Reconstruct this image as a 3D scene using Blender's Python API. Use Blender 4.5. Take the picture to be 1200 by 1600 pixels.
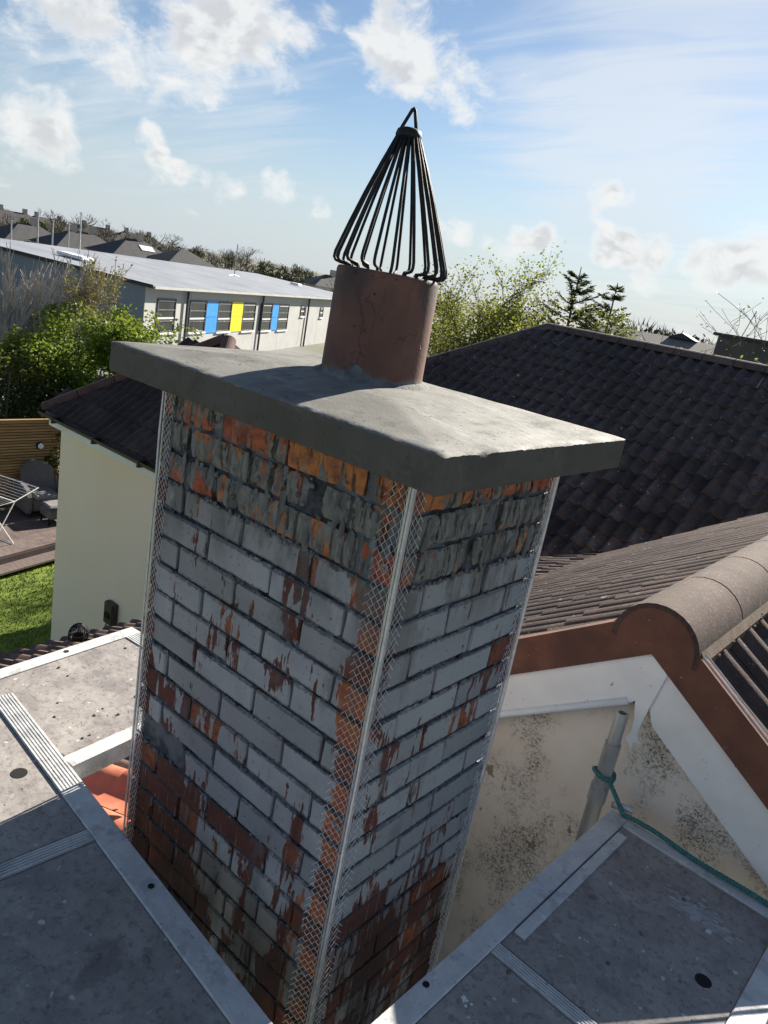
import bpy, math, random
import numpy as np
from mathutils import Vector, Matrix, noise as mnoise

random.seed(7)
scene = bpy.context.scene
for o in list(bpy.data.objects):
    bpy.data.objects.remove(o)
col = scene.collection
R = math.radians

# ------------------------------------------------------------------ camera
F = 1166.62                                   # focal length in photo pixels (1200 x 1600)
CAM = Vector((0.768, -1.055, 0.311))          # metres; z = 0 is the underside of the chimney cap
YAW, PITCH, ROLL = R(37.984), R(16.763), R(10.482)
_f = Vector((-math.sin(YAW)*math.cos(PITCH), math.cos(YAW)*math.cos(PITCH), -math.sin(PITCH)))
_r0 = Vector((math.cos(YAW), math.sin(YAW), 0)); _u0 = _r0.cross(_f)
CR = math.cos(ROLL)*_r0 + math.sin(ROLL)*_u0
CU = -math.sin(ROLL)*_r0 + math.cos(ROLL)*_u0
cd = bpy.data.cameras.new('camera'); cam = bpy.data.objects.new('camera', cd); col.objects.link(cam)
M = Matrix.Identity(4)
for i in range(3):
    M[i][0], M[i][1], M[i][2], M[i][3] = CR[i], CU[i], -_f[i], CAM[i]
cam.matrix_world = M
cd.sensor_fit = 'VERTICAL'; cd.sensor_height = 36.0; cd.sensor_width = 27.0
cd.lens = F/1600*36.0; cd.clip_start = 0.02; cd.clip_end = 3000
scene.camera = cam

# ------------------------------------------------------------------ sun and sky
SUN_EL = R(28.9); SUN_AZ = R(-5.0)            # azimuth from +Y towards +X
SUN_DIR = Vector((math.sin(SUN_AZ)*math.cos(SUN_EL), math.cos(SUN_AZ)*math.cos(SUN_EL), math.sin(SUN_EL)))
sl = bpy.data.lights.new('sun', 'SUN'); sl.energy = 4.5; sl.angle = R(0.55); sl.color = (1.0, 0.93, 0.82)
so = bpy.data.objects.new('sun', sl); col.objects.link(so)
so.rotation_euler = SUN_DIR.to_track_quat('Z', 'Y').to_euler(); so.location = (-5, 20, 15)

def ray(u, v):
    return _f + (u-600)/F*CR - (v-800)/F*CU
def onz(u, v, z):
    d = ray(u, v); return CAM + d*((z-CAM.z)/d.z)
def ony(u, v, y):
    d = ray(u, v); return CAM + d*((y-CAM.y)/d.y)
def onx(u, v, x):
    d = ray(u, v); return CAM + d*((x-CAM.x)/d.x)
def onplane(u, v, p0, n):
    d = ray(u, v); return CAM + d*((Vector(p0)-CAM).dot(n)/d.dot(n))
def atrange(u, v, rng):
    d = ray(u, v); return CAM + d*(rng/math.hypot(d.x, d.y))

class NT:
    def __init__(s, nt):
        s.nt = nt
    def __call__(s, typ, inp=None, **props):
        n = s.nt.nodes.new(typ)
        for k, v in props.items(): setattr(n, k, v)
        for k, v in (inp or {}).items():
            if isinstance(v, bpy.types.NodeSocket): s.nt.links.new(v, n.inputs[k])
            else: n.inputs[k].default_value = v
        return n
    def m(s, op, a, b=0.0, c=None, clamp=False):
        d = {0: a, 1: b}
        if c is not None: d[2] = c
        return s('ShaderNodeMath', d, operation=op, use_clamp=clamp).outputs[0]
    def vm(s, op, a, b=(0, 0, 0)):
        return s('ShaderNodeVectorMath', {0: a, 1: b}, operation=op).outputs[0]
    def dot(s, a, b):
        return s('ShaderNodeVectorMath', {0: a, 1: b}, operation='DOT_PRODUCT').outputs['Value']
    def noise(s, vec, scale, detail=4.0, rough=0.6, dist=0.0, out='Fac'):
        n = s('ShaderNodeTexNoise', {'Scale': scale, 'Detail': detail, 'Roughness': rough, 'Distortion': dist})
        if vec is not None: s.nt.links.new(vec, n.inputs['Vector'])
        return n.outputs[out]
    def vor(s, vec, scale, feature='F1', out='Distance'):
        n = s('ShaderNodeTexVoronoi', {'Scale': scale}, feature=feature)
        if vec is not None: s.nt.links.new(vec, n.inputs['Vector'])
        return n.outputs[out]
    def ss(s, v, a, b, ta=0.0, tb=1.0):
        n = s('ShaderNodeMapRange', {'Value': v, 'From Min': a, 'From Max': b, 'To Min': ta, 'To Max': tb}, interpolation_type='SMOOTHSTEP')
        return n.outputs[0]
    def mix(s, fac, a, b, blend='MIX'):
        n = s('ShaderNodeMix', {0: fac}, data_type='RGBA', blend_type=blend)
        for i, v in ((6, a), (7, b)):
            if isinstance(v, bpy.types.NodeSocket): s.nt.links.new(v, n.inputs[i])
            else: n.inputs[i].default_value = (*v[:3], 1)
        return n.outputs[2]
    def pos(s): return s('ShaderNodeNewGeometry').outputs['Position']
    def nrm(s): return s('ShaderNodeNewGeometry').outputs['True Normal']
    def sep(s, v): return s('ShaderNodeSeparateXYZ', {0: v}).outputs
    def com(s, x, y, z): return s('ShaderNodeCombineXYZ', {0: x, 1: y, 2: z}).outputs[0]

world = bpy.data.worlds.new('World'); scene.world = world; world.use_nodes = True
wn = world.node_tree; wn.nodes.clear(); g = NT(wn)
sky = g('ShaderNodeTexSky', sky_type='NISHITA', sun_disc=False, sun_elevation=SUN_EL, sun_rotation=SUN_AZ,
        altitude=30, air_density=1.0, dust_density=0.25, ozone_density=1.0)
dirv = g('ShaderNodeTexCoord').outputs['Generated']
dx, dy, dz = g.sep(dirv)
den = g.m('ADD', g.m('MAXIMUM', dz, 0.0), 0.10)
px_, py_ = g.m('DIVIDE', dx, den), g.m('DIVIDE', dy, den)
plane = g.com(px_, py_, 0.3)
CIR_ROT = 62; SKY_TINT = (0.545, 0.58, 0.625)
def bump(u, v, deg, amp):
    d = ray(u, v).normalized()
    c = g.dot(dirv, tuple(d))
    k = g.ss(c, math.cos(R(deg)), 1.0, 0.0, amp)
    return k
# where the photograph has cloud (positive) and open blue (negative)
acc = None
for b in ((240, 5, 9, .21), (120, 40, 5, .13), (375, 80, 5.5, .21), (440, 60, 4, .14), (560, 30, 5, .16), (650, 60, 5, .19), (700, 100, 3.6, .17), (590, 110, 3.5, .12), (70, 190, 3.0, .26), (105, 235, 2.6, .26), (25, 215, 3, .14), (215, 118, 3.0, .10), (185, 165, 4.5, -.16), (160, 250, 3.5, -.12), (232, 222, 1.7, .34), (258, 268, 1.8, .36), (300, 276, 1.6, .30), (352, 292, 2.0, .32),
          (435, 286, 2.2, .33), (960, 385, 2.2, .28), (1005, 385, 2.4, .30), (1050, 390, 2.4, .26), (1110, 412, 2.3, .28), (930, 378, 2.4, .20), (1060, 330, 4, -.16), (832, 362, 1.9, .36), (858, 370, 1.6, .30), (940, 295, 1.8, .33), (980, 296, 1.8, .33), (1195, 412, 3.2, .28), (705, 358, 2.0, .34), (740, 368, 1.6, .26), (770, 157, 3.6, .20), (790, 385, 2.0, .18), (1015, 440, 1.6, .22), (500, 322, 1.6, .22), (5, 20, 3, .14),
          (480, 220, 9, -.10), (830, 230, 9, -.10), (620, 280, 8, -.10), (1000, 120, 14, -.09), (120, 300, 7, -.07), (420, 350, 8, -.08)):
    k = bump(*b); acc = k if acc is None else g.m('ADD', acc, k)
wob = g.noise(dirv, 11.0, 2, 0.6, out='Color')
wobn = g('ShaderNodeVectorMath', {0: wob, 'Scale': 0.045}, operation='SCALE').outputs[0]
dirw = g.vm('ADD', dirv, wobn)
cv = g.vm('MULTIPLY', dirw, (1, 1, 1.6))
n1 = g.noise(cv, 12.5, 7, 0.62)
n1s = g.noise(g.vm('ADD', cv, tuple(SUN_DIR*.03)), 12.5, 3, 0.6)
base = g.m('ADD', g.m('ADD', 0.5, g.m('MULTIPLY', g.m('SUBTRACT', n1, 0.5), 1.35)), acc)
cum = g.ss(base, 0.57, 0.88)
# high thin streaks
rotp = g('ShaderNodeMapping', {'Vector': plane, 'Rotation': (0, 0, R(CIR_ROT)), 'Scale': (0.5, 2.2, 1)}).outputs[0]
ci = g.noise(rotp, 1.6, 6, 0.62, 1.0)
ci2 = g.noise(plane, 0.9, 1, 0.5)
cib = None
for b in ((1010, 130, 14, .165), (960, 250, 8, .13), (1080, 60, 9, .06), (330, 240, 10, .11), (100, 120, 9, .12), (760, 160, 6, .06), (1050, 470, 10, .10)):
    k = bump(*b); cib = k if cib is None else g.m('ADD', cib, k)
cir = g.ss(g.m('ADD', g.m('ADD', g.m('MULTIPLY', ci, 0.7), g.m('MULTIPLY', ci2, 0.3)), cib), 0.50, 0.88, 0.0, 0.66)
# cloud brightness: bright rims, softly grey cores
lit = g.ss(g.m('SUBTRACT', n1, n1s), -0.10, 0.10)
thick = g.ss(base, 0.66, 0.95)
cl = g.mix(g.m('MULTIPLY', thick, g.m('SUBTRACT', 1.15, lit)), (5.5, 5.55, 5.5), (4.0, 4.1, 4.2))
skyc = g.mix(1.0, sky.outputs[0], SKY_TINT, 'MULTIPLY')
c1 = g.mix(cir, skyc, (4.9, 5.15, 5.4))
# pale band of air towards the horizon
hz = g.ss(dz, -0.02, 0.22, 0.85, 0.0)
c2 = g.mix(hz, c1, (3.4, 3.9, 4.4))
c3 = g.mix(g.m('MULTIPLY', cum, 0.93), c2, cl)
bg = g('ShaderNodeBackground', {0: c3, 1: 0.057})
wo = g('ShaderNodeOutputWorld', {0: bg.outputs[0]})
world.cycles.sampling_method = 'MANUAL'; world.cycles.sample_map_resolution = 256

scene.view_settings.view_transform = 'Standard'; scene.view_settings.look = 'None'
scene.view_settings.gamma = 1.0; scene.view_settings.use_curve_mapping = False
scene.view_settings.exposure = 1.58
scene.render.engine = 'CYCLES'
scene.cycles.max_bounces = 6; scene.cycles.diffuse_bounces = 3; scene.cycles.glossy_bounces = 2; scene.cycles.transmission_bounces = 3; scene.cycles.transparent_max_bounces = 4

# ------------------------------------------------------------------ helpers
def props(o, label=None, cat=None, group=None, kind=None):
    if label: o['label'] = label
    if cat: o['category'] = cat
    if group: o['group'] = group
    if kind: o['kind'] = kind
    return o
def empty(name, loc=(0, 0, 0), label=None, cat=None, group=None, kind=None):
    o = bpy.data.objects.new(name, None); col.objects.link(o); o.location = loc; o.empty_display_size = .1
    return props(o, label, cat, group, kind)
def link(name, me, parent=None, mw=None):
    o = bpy.data.objects.new(name, me); col.objects.link(o)
    if parent is not None:
        o.parent = parent; o.matrix_parent_inverse = PINV.get(parent.name) or parent_inv(parent)
    if mw is not None: o.matrix_basis = mw
    return o
PINV = {}
def world_of(o):
    m = o.matrix_basis
    return m if o.parent is None else world_of(o.parent) @ o.matrix_parent_inverse @ m
def parent_inv(p):
    PINV[p.name] = world_of(p).inverted(); return PINV[p.name]

class MB:
    """collects shapes into one mesh; everything in world coordinates"""
    def __init__(s): s.v = []; s.f = []
    def add(s, vs, fs):
        n = len(s.v); s.v += [tuple(v) for v in vs]; s.f += [tuple(i+n for i in f) for f in fs]
    def box(s, a, b, mt=None):
        x0, y0, z0 = a; x1, y1, z1 = b
        vs = [Vector(c) for c in ((x0,y0,z0),(x1,y0,z0),(x1,y1,z0),(x0,y1,z0),(x0,y0,z1),(x1,y0,z1),(x1,y1,z1),(x0,y1,z1))]
        if mt: vs = [mt @ v for v in vs]
        s.add(vs, ((0,3,2,1),(4,5,6,7),(0,1,5,4),(1,2,6,5),(2,3,7,6),(3,0,4,7)))
    def cbox(s, a, b, c=.004, mt=None):
        """box with chamfered edges"""
        vs = []
        lo, hi = Vector(a), Vector(b)
        idx = {}
        for ix in (0, 1):
            for iy in (0, 1):
                for iz in (0, 1):
                    p = Vector((hi.x if ix else lo.x, hi.y if iy else lo.y, hi.z if iz else lo.z))
                    sg = Vector((-1 if ix else 1, -1 if iy else 1, -1 if iz else 1))*c
                    for ax in range(3):
                        q = p.copy()
                        for k in range(3):
                            if k != ax: q[k] += sg[k]
                        idx[(ix, iy, iz, ax)] = len(vs); vs.append(q)
        fs = []
        for ax in range(3):
            o1, o2 = (ax+1) % 3, (ax+2) % 3
            for sd in (0, 1):
                q = []
                for a1, a2 in ((0,0),(1,0),(1,1),(0,1)):
                    k = [0,0,0]; k[ax] = sd; k[o1] = a1; k[o2] = a2
                    q.append(idx[(*k, ax)])
                fs.append(q if sd else q[::-1])
        for ax in range(3):           # edges along ax
            o1, o2 = (ax+1) % 3, (ax+2) % 3
            for a1 in (0, 1):
                for a2 in (0, 1):
                    k0 = [0,0,0]; k0[o1] = a1; k0[o2] = a2; k1 = list(k0); k1[ax] = 1
                    q = [idx[(*k0, o1)], idx[(*k1, o1)], idx[(*k1, o2)], idx[(*k0, o2)]]
                    fs.append(q)
        for ix in (0, 1):
            for iy in (0, 1):
                for iz in (0, 1):
                    fs.append([idx[(ix, iy, iz, k)] for k in range(3)])
        if mt: vs = [mt @ v for v in vs]
        s.add(vs, fs)
    def tube(s, pts, r, n=8, cap=True, closed=False):
        pts = [Vector(p) for p in pts]; rs = r if isinstance(r, (list, tuple)) else [r]*len(pts)
        base = len(s.v); m = len(pts); prev = None
        for i, p in enumerate(pts):
            if closed: t = pts[(i+1) % m]-pts[i-1]
            else: t = pts[min(i+1, m-1)]-pts[max(i-1, 0)]
            t.normalize()
            a = (prev - t*prev.dot(t)) if prev is not None else (Vector((0,0,1)).cross(t) if abs(t.z) < .9 else Vector((1,0,0)).cross(t))
            a.normalize(); prev = a; b = t.cross(a)
            for k in range(n):
                an = 2*math.pi*k/n
                s.v.append(tuple(p + (a*math.cos(an)+b*math.sin(an))*rs[i]))
        for i in range(m if closed else m-1):
            for k in range(n):
                i2 = (i+1) % m
                s.f.append((base+i*n+k, base+i*n+(k+1) % n, base+i2*n+(k+1) % n, base+i2*n+k))
        if cap and not closed:
            s.f.append(tuple(base+k for k in range(n))[::-1]); s.f.append(tuple(base+(m-1)*n+k for k in range(n)))
    def lathe(s, prof, c, n=32, closed=False):
        base = len(s.v); m = len(prof)
        for r, z in prof:
            for k in range(n):
                an = 2*math.pi*k/n; s.v.append((c[0]+r*math.cos(an), c[1]+r*math.sin(an), c[2]+z))
        for i in range(m if closed else m-1):
            for k in range(n):
                i2 = (i+1) % m
                s.f.append((base+i*n+k, base+i*n+(k+1) % n, base+i2*n+(k+1) % n, base+i2*n+k))
    def prism(s, poly, off):
        """planar polygon (world points) extruded by vector off"""
        n = len(poly); off = Vector(off); base = [Vector(p) for p in poly]
        vs = base + [p+off for p in base]
        fs = [tuple(range(n))[::-1], tuple(range(n, 2*n))] + [(i, (i+1) % n, n+(i+1) % n, n+i) for i in range(n)]
        s.add(vs, fs)
    def mesh(s, name, mat=None, smooth=False):
        me = bpy.data.meshes.new(name); me.from_pydata(s.v, [], s.f)
        if mat: me.materials.append(mat)
        if smooth: me.polygons.foreach_set('use_smooth', [True]*len(me.polygons))
        me.update(); return me
    def build(s, name, mat, parent=None, smooth=False, **kw):
        o = link(name, s.mesh(name, mat, smooth), parent); props(o, **kw); return o
def fix_normals(o):
    import bmesh
    b = bmesh.new(); b.from_mesh(o.data); bmesh.ops.recalc_face_normals(b, faces=b.faces); b.to_mesh(o.data); b.free()
def autosmooth(o, ang=40):
    me = o.data
    me.polygons.foreach_set('use_smooth', [True]*len(me.polygons))
    me.set_sharp_from_angle(angle=R(ang))
def frame(o, ex, ey, ez):
    m = Matrix.Identity(4)
    for i in range(3): m[i][0], m[i][1], m[i][2], m[i][3] = ex[i], ey[i], ez[i], o[i]
    return m

# ------------------------------------------------------------------ materials
def material(name, build, rough=.8, metal=0.0, spec=.4):
    m = bpy.data.materials.new(name); m.use_nodes = True
    nt = m.node_tree; nt.nodes.clear(); q = NT(nt)
    b = q('ShaderNodeBsdfPrincipled', {'Roughness': rough, 'Metallic': metal, 'Specular IOR Level': spec})
    out = q('ShaderNodeOutputMaterial', {0: b.outputs[0]})
    build(q, b)
    return m
def setin(q, b, **kw):
    for k, v in kw.items():
        k = k.replace('_', ' ')
        if isinstance(v, bpy.types.NodeSocket): q.nt.links.new(v, b.inputs[k])
        else: b.inputs[k].default_value = v
def bumpn(q, b, h, strength=.3, dist=.01):
    n = q('ShaderNodeBump', {'Height': h, 'Strength': strength, 'Distance': dist}); q.nt.links.new(n.outputs[0], b.inputs['Normal'])
def mottled(name, c1, c2, scale=6, rough=.8, metal=0.0, bump=.15, bscale=60, detail=6, speck=None, spec=.4, dist=.004, stretch=(1, 1, 1), rnd=0.0, c3=None):
    def f(q, b):
        p = q.vm('MULTIPLY', q.pos(), stretch)
        n = q.noise(p, scale, detail, .62)
        c = q.mix(q.ss(n, .32, .68), c1, c2)
        if c3 is not None:
            c = q.mix(q.ss(q.noise(q.vm('ADD', p, (7, 3, 1)), scale*.37, 4, .6), .52, .70), c, c3)
        if speck:
            sc, th, colr = speck
            c = q.mix(q.ss(q.noise(p, sc, 3, .7), th, th+.06), c, colr)
        if rnd:
            rn = q('ShaderNodeObjectInfo').outputs['Random']
            c = q.mix(1.0, c, q('ShaderNodeCombineColor', {0: q.ss(rn, 0, 1, 1-rnd, 1+rnd), 1: q.ss(rn, 0, 1, 1-rnd, 1+rnd), 2: q.ss(rn, 0, 1, 1-rnd, 1+rnd)}).outputs[0], 'MULTIPLY')
        setin(q, b, Base_Color=c, Roughness=q.ss(n, .2, .8, max(rough-.08, .02), min(rough+.08, 1)))
        if bump: bumpn(q, b, q.noise(p, bscale, 4, .6), bump, dist)
    return material(name, f, rough, metal, spec)

# ================================================================== THE CHIMNEY
WA, WB = 0.7775, 0.5525                       # stack: face A runs along -X at y=0, face B along +Y at x=0
COURSE0 = -0.016; NC = 24
def brick_mat():
    def f(q, b):
        P = q.pos(); x, y, z = q.sep(P); nx, ny, nz = q.sep(q.nrm())
        rnd = q('ShaderNodeObjectInfo').outputs['Random']
        rnd2 = q.m('FRACT', q.m('MULTIPLY', rnd, 7.31)); rnd3 = q.m('FRACT', q.m('MULTIPLY', rnd, 23.7))
        # bare clay
        nb = q.noise(P, 28, 5, .65)
        clay = q.mix(q.ss(rnd, .45, .95), (.135, .042, .030), (.30, .098, .040))
        clay = q.mix(q.ss(nb, .35, .7), clay, (.085, .032, .026))
        cornX = q.m('MULTIPLY', q.ss(x, -.12, -.10), q.ss(y, .03, .02))
        clay = q.mix(q.m('MULTIPLY', cornX, q.ss(rnd3, .30, .55, .15, .95)), clay, q.mix(q.ss(nb, .35, .65), (.42, .140, .045), (.33, .085, .036)))
        pits = q.ss(q.noise(P, 170, 2, .5), .60, .68)
        clay = q.mix(q.m('MULTIPLY', pits, .75), clay, (.03, .018, .014))
        # old paint, flaking in vertical runs
        pv = q.vm('MULTIPLY', P, (1, 1, .30)); pv2 = q.vm('MULTIPLY', P, (1, 1, .11))
        warp = q.noise(P, 14, 3, .6, out='Color')
        warp = q('ShaderNodeVectorMath', {0: warp, 'Scale': .035}, operation='SCALE').outputs[0]
        na = q.noise(q.vm('ADD', pv, warp), 13, 5, .60)
        nd = q.noise(pv2, 55, 4, .65)
        nm = q.m('ADD', q.m('MULTIPLY', na, .62), q.m('MULTIPLY', nd, .38))
        cov = q.m('ADD', q.ss(z, -1.50, -.80, .455, .590), q.ss(q.noise(P, 4.5, 3, .6), .30, .70, -.045, .045))
        faceA = q.ss(ny, -.5, -.9); faceB = q.ss(nx, .5, .9)
        cornA = q.m('MULTIPLY', q.ss(q.m('ADD', x, q.m('MULTIPLY', q.noise(P, 30, 3), .05)), -.040, -.022), q.m('MULTIPLY', faceA, q.ss(y, .03, .02)))
        leftA = q.m('MULTIPLY', q.ss(q.m('ADD', x, q.m('MULTIPLY', q.noise(P, 24, 3), .06)), -.690, -.735), faceA)
        cov = q.m('SUBTRACT', cov, q.m('MULTIPLY', cornA, .30))
        cov = q.m('SUBTRACT', cov, q.m('MULTIPLY', leftA, .16))
        cov = q.m('SUBTRACT', cov, q.ss(rnd2, .80, 1.0, 0, .13))
        lowleft = q.m('MULTIPLY', q.m('MULTIPLY', q.ss(x, -.38, -.68), faceA), q.ss(z, -.80, -1.05))
        cov = q.m('SUBTRACT', cov, q.m('MULTIPLY', lowleft, .13))
        paint = q.ss(q.m('SUBTRACT', cov, nm), -.006, .010)
        pc = q.mix(q.ss(q.noise(P, 5, 4, .6), .35, .65), (.255, .260, .278), (.320, .324, .340))
        pc = q.mix(q.m('MULTIPLY', faceB, .6), pc, (.260, .288, .303))
        pc = q.mix(q.ss(q.noise(pv, 32, 5, .7), .57, .76, 0, .55), pc, (.15, .15, .15))      # grime and slurry
        pc = q.mix(q.ss(q.noise(P, 90, 2, .5), .66, .72, 0, .8), pc, (.10, .095, .09))
        kk = q.ss(rnd3, 0, 1, .82, 1.12); pc = q.mix(1.0, pc, q.com(kk, kk, kk), 'MULTIPLY')
        c = q.mix(paint, clay, pc)
        # ragged joint edges: grime and broken paint along the bed joints
        zc = q.m('FRACT', q.m('DIVIDE', q.m('SUBTRACT', COURSE0, z), .075))
        ed = q.m('MAXIMUM', q.ss(zc, .15, .02), q.ss(zc, .70, .84))
        rag = q.ss(q.m('ADD', q.m('MULTIPLY', ed, .36), q.noise(P, 60, 5, .8)), .77, .84)
        c = q.mix(q.m('MULTIPLY', rag, .6), c, (.052, .052, .054))
        # dark slurry washed down from the hacked courses
        wash = q.m('MULTIPLY', q.ss(z, -.44, -.25), q.ss(q.noise(q.vm('MULTIPLY', P, (1, 1, .35)), 11, 5, .65), .42, .60))
        c = q.mix(q.m('MULTIPLY', wash, .85), c, (.105, .105, .100))
        sp2 = q.ss(q.noise(q.vm('MULTIPLY', P, (1, 1, .5)), 6.5, 5, .7), .56, .68, 0, .55)
        c = q.mix(sp2, c, (.135, .135, .138))
        # drips of cement slurry over the lower bricks
        dr = q.ss(q.noise(q.vm('MULTIPLY', P, (1, 1, .05)), 120, 3, .6), .60, .66)
        dr = q.m('MULTIPLY', dr, q.ss(z, -.75, -1.15, 0, .75))
        c = q.mix(dr, c, (.22, .215, .21))
        # zone darkened towards the foot
        lowdark = q.m('MULTIPLY', q.ss(z, -.92, -1.34), q.ss(q.noise(pv, 7, 4, .6), .30, .62))
        c = q.mix(q.m('MULTIPLY', lowdark, .82), c, (.026, .020, .020))
        # hacked-off top courses: mortar left in the key grooves
        top = q.ss(z, -.245, -.238)
        ngt = q.m('ADD', q.m('MULTIPLY', q.noise(q.vm('MULTIPLY', P, (1, 1, .28)), 38, 4, .6), .6), q.m('MULTIPLY', q.noise(P, 9, 3, .6), .4))
        tc = q.m('ADD', q.ss(z, -.110, -.070, .585, .475), q.ss(rnd3, 0, 1, -.05, .05))
        tc = q.m('SUBTRACT', tc, q.m('MULTIPLY', cornA, .22))
        mort = q.ss(q.m('SUBTRACT', tc, ngt), -.012, .02)
        clay2 = q.mix(q.ss(rnd, .2, .8), (.42, .105, .045), (.46, .17, .050))
        clay2 = q.mix(q.ss(nb, .40, .7), clay2, (.17, .05, .032))
        mc = q.mix(q.ss(q.noise(q.vm('MULTIPLY', P, (1, 1, .25)), 60, 5, .7), .35, .65), (.085, .085, .078), (.21, .21, .195))
        tcol = q.mix(mort, clay2, mc)
        cut = q.ss(q.noise(q.vm('MULTIPLY', P, (1, 1, .10)), 55, 3, .6), .555, .60)
        tcol = q.mix(q.m('MULTIPLY', cut, .85), tcol, (.028, .024, .022))
        tcol = q.mix(q.ss(q.noise(P, 60, 4, .7), .60, .72, 0, .7), tcol, (.24, .235, .22))
        c = q.mix(top, c, tcol)
        setin(q, b, Base_Color=c, Roughness=q.mix(paint, (.92,)*3, (.62,)*3))
        h = q.m('ADD', q.m('MULTIPLY', q.noise(P, 110, 4, .65), .5), q.m('MULTIPLY', paint, .55))
        h = q.m('SUBTRACT', h, q.m('MULTIPLY', pits, .4))
        bumpn(q, b, h, .55, .0035)
    return material('old_painted_brick', f)
M_BRICK = brick_mat()
def mortar_mat():
    def f(q, b):
        P = q.pos(); x, y, z = q.sep(P)
        n = q.noise(P, 45, 5, .7)
        c = q.mix(q.ss(n, .35, .65), (.018, .020, .024), (.075, .079, .088))
        c = q.mix(q.m('MULTIPLY', q.ss(q.noise(P, 7, 3, .6), .44, .58), .85), c, (.165, .175, .192))
        c = q.mix(q.ss(z, -1.0, -1.35, 0, .75), c, (.03, .026, .026))
        setin(q, b, Base_Color=c, Roughness=.95); bumpn(q, b, q.noise(P, 130, 5, .7), .8, .006)
    return material('old_mortar', f)
M_MORTAR = mortar_mat()
M_SMEAR = mottled('fresh_mortar_smear', (.085, .086, .080), (.21, .21, .20), 30, .9, bump=.7, bscale=90, dist=.006, stretch=(1, 1, .3))

chimney = empty('chimney_stack', (-.389, .276, -3.0), 'square brick chimney stack with flaking pale grey paint and a fresh concrete cap', 'chimney')
core = MB(); core.box((-WA+.009, .009, -3.0), (-.009, WB-.009, .004))
core_o = core.build('mortar_joint', M_MORTAR, chimney)
# roughen the joint faces so that they are uneven
def brick_mesh(kind, L, seed):
    rs = random.Random(seed); mb = MB()
    mb.cbox((0, 0, 0), (L, .1025, .0665), .0030)
    mb.v = [(vx+rs.uniform(-.0028, .0028), vy+rs.uniform(-.0016, .0016), vz+rs.uniform(-.0028, .0028)) for vx, vy, vz in mb.v]
    return mb.mesh(kind, M_BRICK)
BM = [brick_mesh('brick', .215, i) for i in range(6)]
def hacked_mesh(seed):
    """brick whose faces were hacked and smeared: vertical grooves on all four sides"""
    rs = random.Random(seed); mb = MB(); L, W, H = .215, .1025, .065
    ring = []
    def side(a, b, n):
        for i in range(n):
            t = i/n; ring.append((a[0]+(b[0]-a[0])*t, a[1]+(b[1]-a[1])*t))
    side((0, 0), (L, 0), 26); side((L, 0), (L, W), 12); side((L, W), (0, W), 12); side((0, W), (0, 0), 12)
    n = len(ring); nz = 5
    gro = []
    v = 0
    for i in range(n):
        if rs.random() < .42: v = rs.choice((0, 0, 0, -.001, .001, -.003, -.006, -.009, .002))
        gro.append(v)
    for j in range(nz+1):
        zz = H*j/nz
        for i, (px, py) in enumerate(ring):
            cx, cy = px-L/2, py-W/2
            nx = (1 if abs(cx) > L/2-1e-6 else 0)*math.copysign(1, cx); ny = (1 if abs(cy) > W/2-1e-6 else 0)*math.copysign(1, cy)
            d = gro[i]+rs.uniform(-.0022, .0022)-(0.003 if j in (0, nz) else 0)
            mb.v.append((px+nx*d, py+ny*d, zz+rs.uniform(-.0015, .0015)))
    for j in range(nz):
        for i in range(n):
            mb.f.append((j*n+i, j*n+(i+1) % n, (j+1)*n+(i+1) % n, (j+1)*n+i))
    mb.f.append(tuple(range(n))[::-1]); mb.f.append(tuple(nz*n+i for i in range(n)))
    return mb.mesh('brick', M_BRICK)
HM = [hacked_mesh(i+20) for i in range(5)]
def put_brick(x, y, z, along, rs, hacked):
    """min-corner x,y,z ; along 'x' or 'y'"""
    me = rs.choice(HM if hacked else BM)
    jz, jo = rs.uniform(-.0012, .0012), rs.uniform(-.002, .002)
    if along == 'x':
        fl = rs.random() < .5
        m = Matrix.Translation((x+.215, y+.1025+jo, z+jz)) @ Matrix.Rotation(math.pi, 4, 'Z') if fl else Matrix.Translation((x, y+jo, z+jz))
    else:
        m = Matrix.Translation((x+.1025+jo, y, z+jz)) @ Matrix.Rotation(math.pi/2, 4, 'Z') if rs.random() < .5 else Matrix.Translation((x+jo, y+.215, z+jz)) @ Matrix.Rotation(-math.pi/2, 4, 'Z')
    m = m @ Matrix.Rotation(rs.uniform(-.004, .004), 4, 'Y')
    return link('brick', me, chimney, m)
rb = random.Random(11)
for c in range(NC):
    z = COURSE0 - c*.075 - .065
    hk = c < 3
    if c % 2 == 1:
        L = [(-.215, 0, 'x'), (-.44, 0, 'x'), (-.665, 0, 'x'), (-.7775, 0, 'y'), (-.1025, .1125, 'y'), (-.1025, .3375, 'y'),
             (-.3275, .45, 'x'), (-.5525, .45, 'x'), (-.7775, .45, 'x'), (-.7775, .225, 'y')]
    else:
        L = [(-.1025, 0, 'y'), (-.3275, 0, 'x'), (-.5525, 0, 'x'), (-.7775, 0, 'x'), (-.1025, .225, 'y'), (-.215, .45, 'x'),
             (-.44, .45, 'x'), (-.665, .45, 'x'), (-.7775, .3375, 'y'), (-.7775, .1125, 'y')]
    for i, (x, y, al) in enumerate(L):
        if c == 12 and i == 3: continue           # a brick is broken away beside the left bead
        put_brick(x, y, z, al, rb, hk)
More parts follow.
